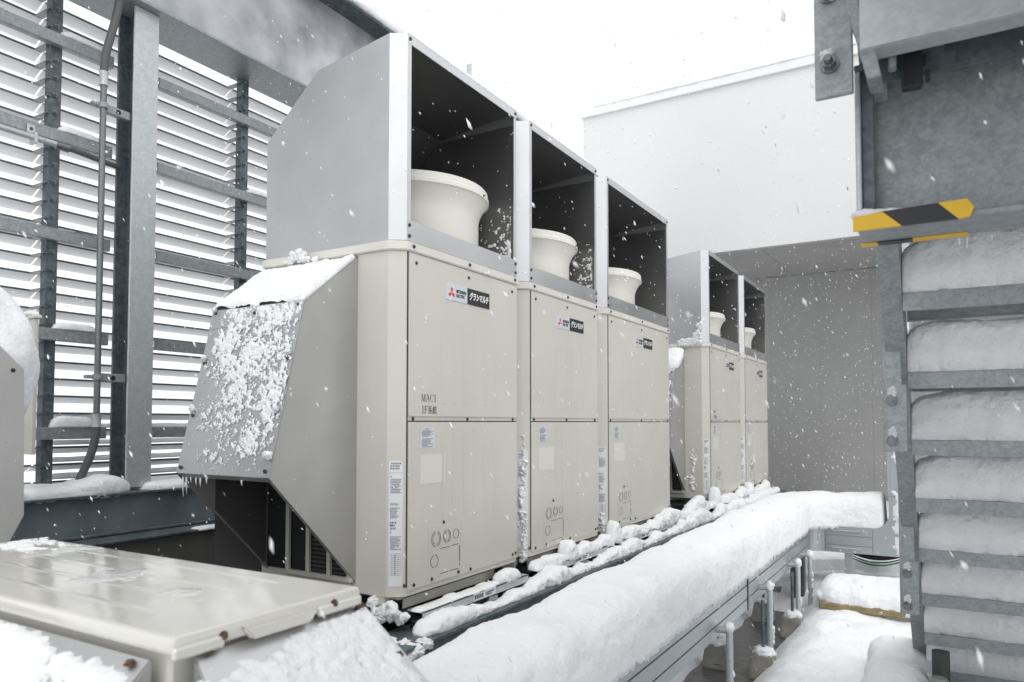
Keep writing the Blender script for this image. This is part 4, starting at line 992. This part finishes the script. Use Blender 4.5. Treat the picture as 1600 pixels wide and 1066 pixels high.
# upper frame: gusset, bent plate and edge beam of the landing
uf = thing('landing_frame', (.5, 1.6, .66), 'bolted gusset plate and edge channel above the taped beam', 'steel frame')
bm = BM(); box(bm, -.222, -.150, 1.60, 1.612, .668, 1.15, .002); gp = ob('gusset_plate', bm, M['galv'], uf)
for z in (.735, .882):
    bm = BM(); tube(bm, [(-.193, 1.60, z), (-.193, 1.594, z)], .019, 24); tube(bm, [(-.193, 1.594, z), (-.193, 1.578, z)], .014, 6); tube(bm, [(-.193, 1.578, z), (-.193, 1.562, z)], [.009, .007], 14)
    ob('bolt', bm, M['bolt'], gp, autosmooth=True)
    bm = BM(); rn = random.Random(int(z * 100))
    for k in range(6): snow_blob(bm, (-.193 + rn.uniform(-.016, .016), 1.588 + rn.uniform(-.006, .006), z + .017 + rn.uniform(-.004, .006)), (.009, .009, .007), k, 3, .5)
    tag(ob('bolt_snow', bm, M['snow'], smooth=True), 'snow on the %s bolt of the gusset plate' % ('lower' if z < .8 else 'upper'), 'snow', kind='stuff')
bm = BM(); pts = [(-.152, 1.2), (-.152, .80), (-.142, .765), (-.118, .655), (-.094, .655), (-.116, .775), (-.130, .80), (-.130, 1.2)]
prism(bm, pts, 1.52, 1.60, 'y', .002); ob('bent_plate', bm, M['galv'], uf)
bm = BM(); box(bm, -.128, 1.5, 1.50, 1.508, .705, 1.0, .001); box(bm, -.128, 1.5, 1.508, 1.56, .705, .713, .001); ob('edge_channel', bm, M['galvl'], uf)
bm = BM(); box(bm, -.105, 1.5, 1.66, 1.668, .70, .95); ob('rear_channel', bm, M['galvd'], uf)
bm = BM(); box(bm, -.066, -.028, 1.635, 1.66, .668, .74, .004); box(bm, -.028, -.022, 1.64, 1.65, .712, .733, .001); box(bm, -.024, -.016, 1.64, 1.65, .676, .70, .001); ob('latch_block', bm, M['dark'], uf)
bm = BM(); box(bm, -.086, -.072, 1.57, 1.60, .69, .77, .003); ob('stub_bar', bm, M['galv'], uf)
bm = BM(); box(bm, -.15, 3.0, -1.6, 2.0, 1.0, 1.02); ob('landing_plate', bm, M['galvd'], uf)  # unseen part of the landing, extended over the camera to shade the steps
bm = BM(); box(bm, -.128, -.09, 1.61, 1.70, .75, 1.0); ob('corner_stub', bm, M['galvd'], uf)

# ------------------------------------------------------------------ foreground low unit with wet lid
f = thing('low_outdoor_unit', (-1.42, .8, -1.3), 'low ivory outdoor unit in the foreground with a wet lid and snowy metal side hoods', 'air conditioner')
bm = BM(); box(bm, -1.90, -.915, .625, .962, -1.3, -.312, .006); ob('casing', bm, M['ivory2'], f)
bm = BM()
box(bm, -1.955, -.886, .610, .972, -.313, -.286, .010, 4)
lid = ob('lid', bm, M['wet'], f, autosmooth=True)
bm = BM()
for y in (.68, .76, .84, .92): box(bm, -1.90, -1.03, y - .012, y + .012, -.2905, -.2857, .004, 3)

ob('pressed_ridge', bm, M['wet'], lid, autosmooth=True)
# handle flange bulging from the lid side
bm = BM(); prism(bm, [(.715, -.296), (.735, -.318), (.85, -.318), (.865, -.296)], -.890, -.876, 'x', .004); ob('lid_handle', bm, M['wet'], lid)
bm = BM(); box(bm, -.892, -.882, .610, .69, -.317, -.300, .003); ob('lid_lip', bm, M['wet'], lid)
bm = BM(); box(bm, -.892, -.882, .87, .970, -.317, -.300, .003); ob('lid_lip', bm, M['wet'], lid)
for y in (.688, .905):
    screw((-.886, y, -.302), 'x', lid, 'rust', .006)
for k, (px_, py_, w_, h_) in enumerate(((-1.80, .80, .20, .17), (-1.42, .67, .17, .26), (-1.16, .72, .10, .12))):
    bm_ = crust('lid_slush', Vector((px_, py_, -.2858)), (1, 0, 0), (0, 1, 0), w_, h_, .004, lambda u, v, p: .34 + .55 * fbm(p * 9, 3) + .25 * fbm(p * 34, 2) - 2.2 * ((u - .5) ** 2 + (v - .5) ** 2) ** .8, .0022, 'patch of melting slush on the wet lid, %s from the far left' % ['first', 'second', 'third'][k], 70 + k, .9)
    bm_.data.materials.clear(); bm_.data.materials.append(M['slush'])
# right (+X) hood
XA, ZA = -.895, -.321; sl2 = math.tan(R(38))
XBh = -.56; ZBh = ZA - (XBh - XA) * sl2
bm = BM(); slab(bm, [(XA, .650, ZA), (XA, .985, ZA), (XBh, .995, ZBh), (XBh, .56, ZBh)], .003); hd = ob('side_hood', bm, M['steel'], f)
bm = BM(); slab(bm, [(XA, .650, ZA - .002), (XBh, .56, ZBh - .002), (XBh, .56, -1.0), (XA, .65, -1.0)], .003); slab(bm, [(XA, .985, ZA - .002), (XBh, .995, ZBh - .002), (XBh, .995, -1.0), (XA, .985, -1.0)], .003)
box(bm, XBh, XBh + .003, .56, .995, -.95, ZBh); ob('hood_sheet', bm, M['inmetal'], hd)
for p_ in ((-.893, .668, ZA + .0), (-.885, .968, ZA + .0), (-.80, .97, ZA - .095 * sl2 + .004)): screw(p_, 'z', hd, 'rust', .007)
# front (-Y) hood
YA, ZY = .606, -.321; YB_ = .33; ZYB = ZY - (YA - YB_) * math.tan(R(42))
bm = BM(); slab(bm, [(-1.95, YA, ZY), (-.93, YA, ZY), (-.93, YB_, ZYB), (-1.95, YB_, ZYB)], .003); hd2 = ob('front_hood', bm, M['steel'], f)
bm = BM(); slab(bm, [(-.928, YA, ZY - .002), (-.928, YB_, ZYB - .002), (-.928, YB_, -1.0), (-.928, YA, -1.0)], .003)
box(bm, -1.95, -.93, YB_ - .003, YB_, -1.0, ZYB); ob('hood_sheet', bm, M['inmetal'], hd2)
screw((-.955, YA - .012, ZY - .006), 'z', hd2, 'rust', .007)
# snow on the hoods
def f_rh(u, v, p):
    a = .50 + fbm(p * 14, 4) * .55 + fbm(p * 60, 3) * .5
    a -= max(0, .10 - u) * 9 * (1.2 - v); a -= max(0, .09 - v) * 12; a -= max(0, v - .96) * 20; a-= max(0,.35-u-v*.6)*1.5
    return a
tx_ = Vector((XBh - XA, 0, ZBh - ZA)); 
crust('hood_snow', Vector((XA + .012, .60, ZA - .008)), tx_, (0, 1, 0), tx_.length - .012, .39, .0034, f_rh, .009, 'lumpy snow on the right side hood of the low foreground unit', 21, .7)
def f_lh(u, v, p):
    a = .52 + fbm(p * 9, 4) * .8 + fbm(p * 50, 3) * .45 - max(0, v - .975 + .16 * max(0, u - .5)) * 16
    a -= max(0, u - .975) * 9
    return a
ty_ = Vector((0, YA - YB_, ZY - ZYB))
crust('hood_snow', Vector((-1.95, YB_, ZYB + .002)), (1, 0, 0), ty_, 1.01, ty_.length, .0042, f_lh, .012, 'thin snow on the front hood of the low foreground unit', 22, .7)
crust('lid_snow', Vector((-1.93, .75, -.2855)), (1, 0, 0), (0, 1, 0), .25, .24, .004, lambda u, v, p: fbm(p * 20, 3) + fbm(p * 60, 3) * .8 + .1 - max(0, abs(v - .6) - .25) * 4 - u * .9, .003, 'slushy snow on the far left of the wet lid', 25)

# ------------------------------------------------------------------ far-left hood and box
lh = thing('low_outdoor_unit', (-2.6, .9, -1.3), 'grey metal hooded unit at the left edge under a dome of snow', 'air conditioner')
bm = BM(); prism(bm, [(.78, .46), (1.027, .218), (1.092, .154), (1.101, -.268), (1.064, -.341), (.78, -.75)], -2.80, -2.30, 'x', .0015); ob('hood', bm, M['inmetal'], lh)
bm = BM(); box(bm, -2.9, -2.28, .30, .78, -1.3, .46, .004); ob('casing', bm, M['ivory'], lh)
screw((-2.30, 1.062, .150), 'x', lh, 'dark', .005)
bm = BM(); snow_blob(bm, (-2.56, .975, .165), (.25, .25, .315), 31, 5, .09)
tag(ob('hood_snow', bm, M['snow'], smooth=True), 'dome of snow bulging over the hood at the left edge', 'snow', kind='stuff')
cbx = thing('junction_box', (-3.27, 1.57, -.13), 'narrow beige box beside the snow dome at the left edge', 'box')
bm = BM(); box(bm, -3.30, -3.185, 1.545, 1.562, -.13, .425, .002); ob('body', bm, M['ivory'], cbx)
bm = BM(); box(bm, -3.31, -3.175, 1.537, 1.57, .425, .440, .003); ob('lid', bm, M['ivory2'], cbx)
snow_sweep('box_snow', [(-3.31, 1.553, .44), (-3.18, 1.553, .44)], .035, .02, 'snow on the narrow beige box', 36, step=.008, prof=20, hang=0)

# ------------------------------------------------------------------ falling snow
rn = random.Random(77); bm = BM(); fall = Vector((.46, .28, -1)).normalized(); a1 = fall.orthogonal().normalized(); a2 = fall.cross(a1)
cnt = 0
while cnt < 18000:
    p = Vector((rn.uniform(-4.2, 1.8), rn.uniform(.3, 10.9), rn.uniform(-1.1, 3.2)))
    if p.length < .65 or p.z > .35 * p.y + .9: continue
    if -1.95 < p.x < -.5 and p.y < 1.1 and p.z < -.25: continue
    s = (.0010 + .0022 * rn.random() ** 1.6) * (1.5 if rn.random() < .08 else 1); ln = s * rn.uniform(1.0, 4.5)
    f2 = (fall + Vector((rn.uniform(-.25, .25), rn.uniform(-.25, .25), 0))).normalized()
    top_ = bm.verts.new(p + f2 * ln); bot = bm.verts.new(p - f2 * ln)
    m_ = 5; ring = []
    for k in range(m_):
        t = 2 * math.pi * k / m_ + rn.random() * .5; r_ = s * rn.uniform(.6, 1.2)
        ring.append(bm.verts.new(p + (a1 * math.cos(t) + a2 * math.sin(t)) * r_ + f2 * ln * rn.uniform(-.35, .35)))
    for k in range(m_):
        bm.faces.new((top_, ring[k], ring[(k + 1) % m_])); bm.faces.new((bot, ring[(k + 1) % m_], ring[k]))
    cnt += 1
tag(ob('falling_snow', bm, M['flake'], smooth=True), 'snowflakes falling everywhere through the air', 'snowfall', kind='stuff')
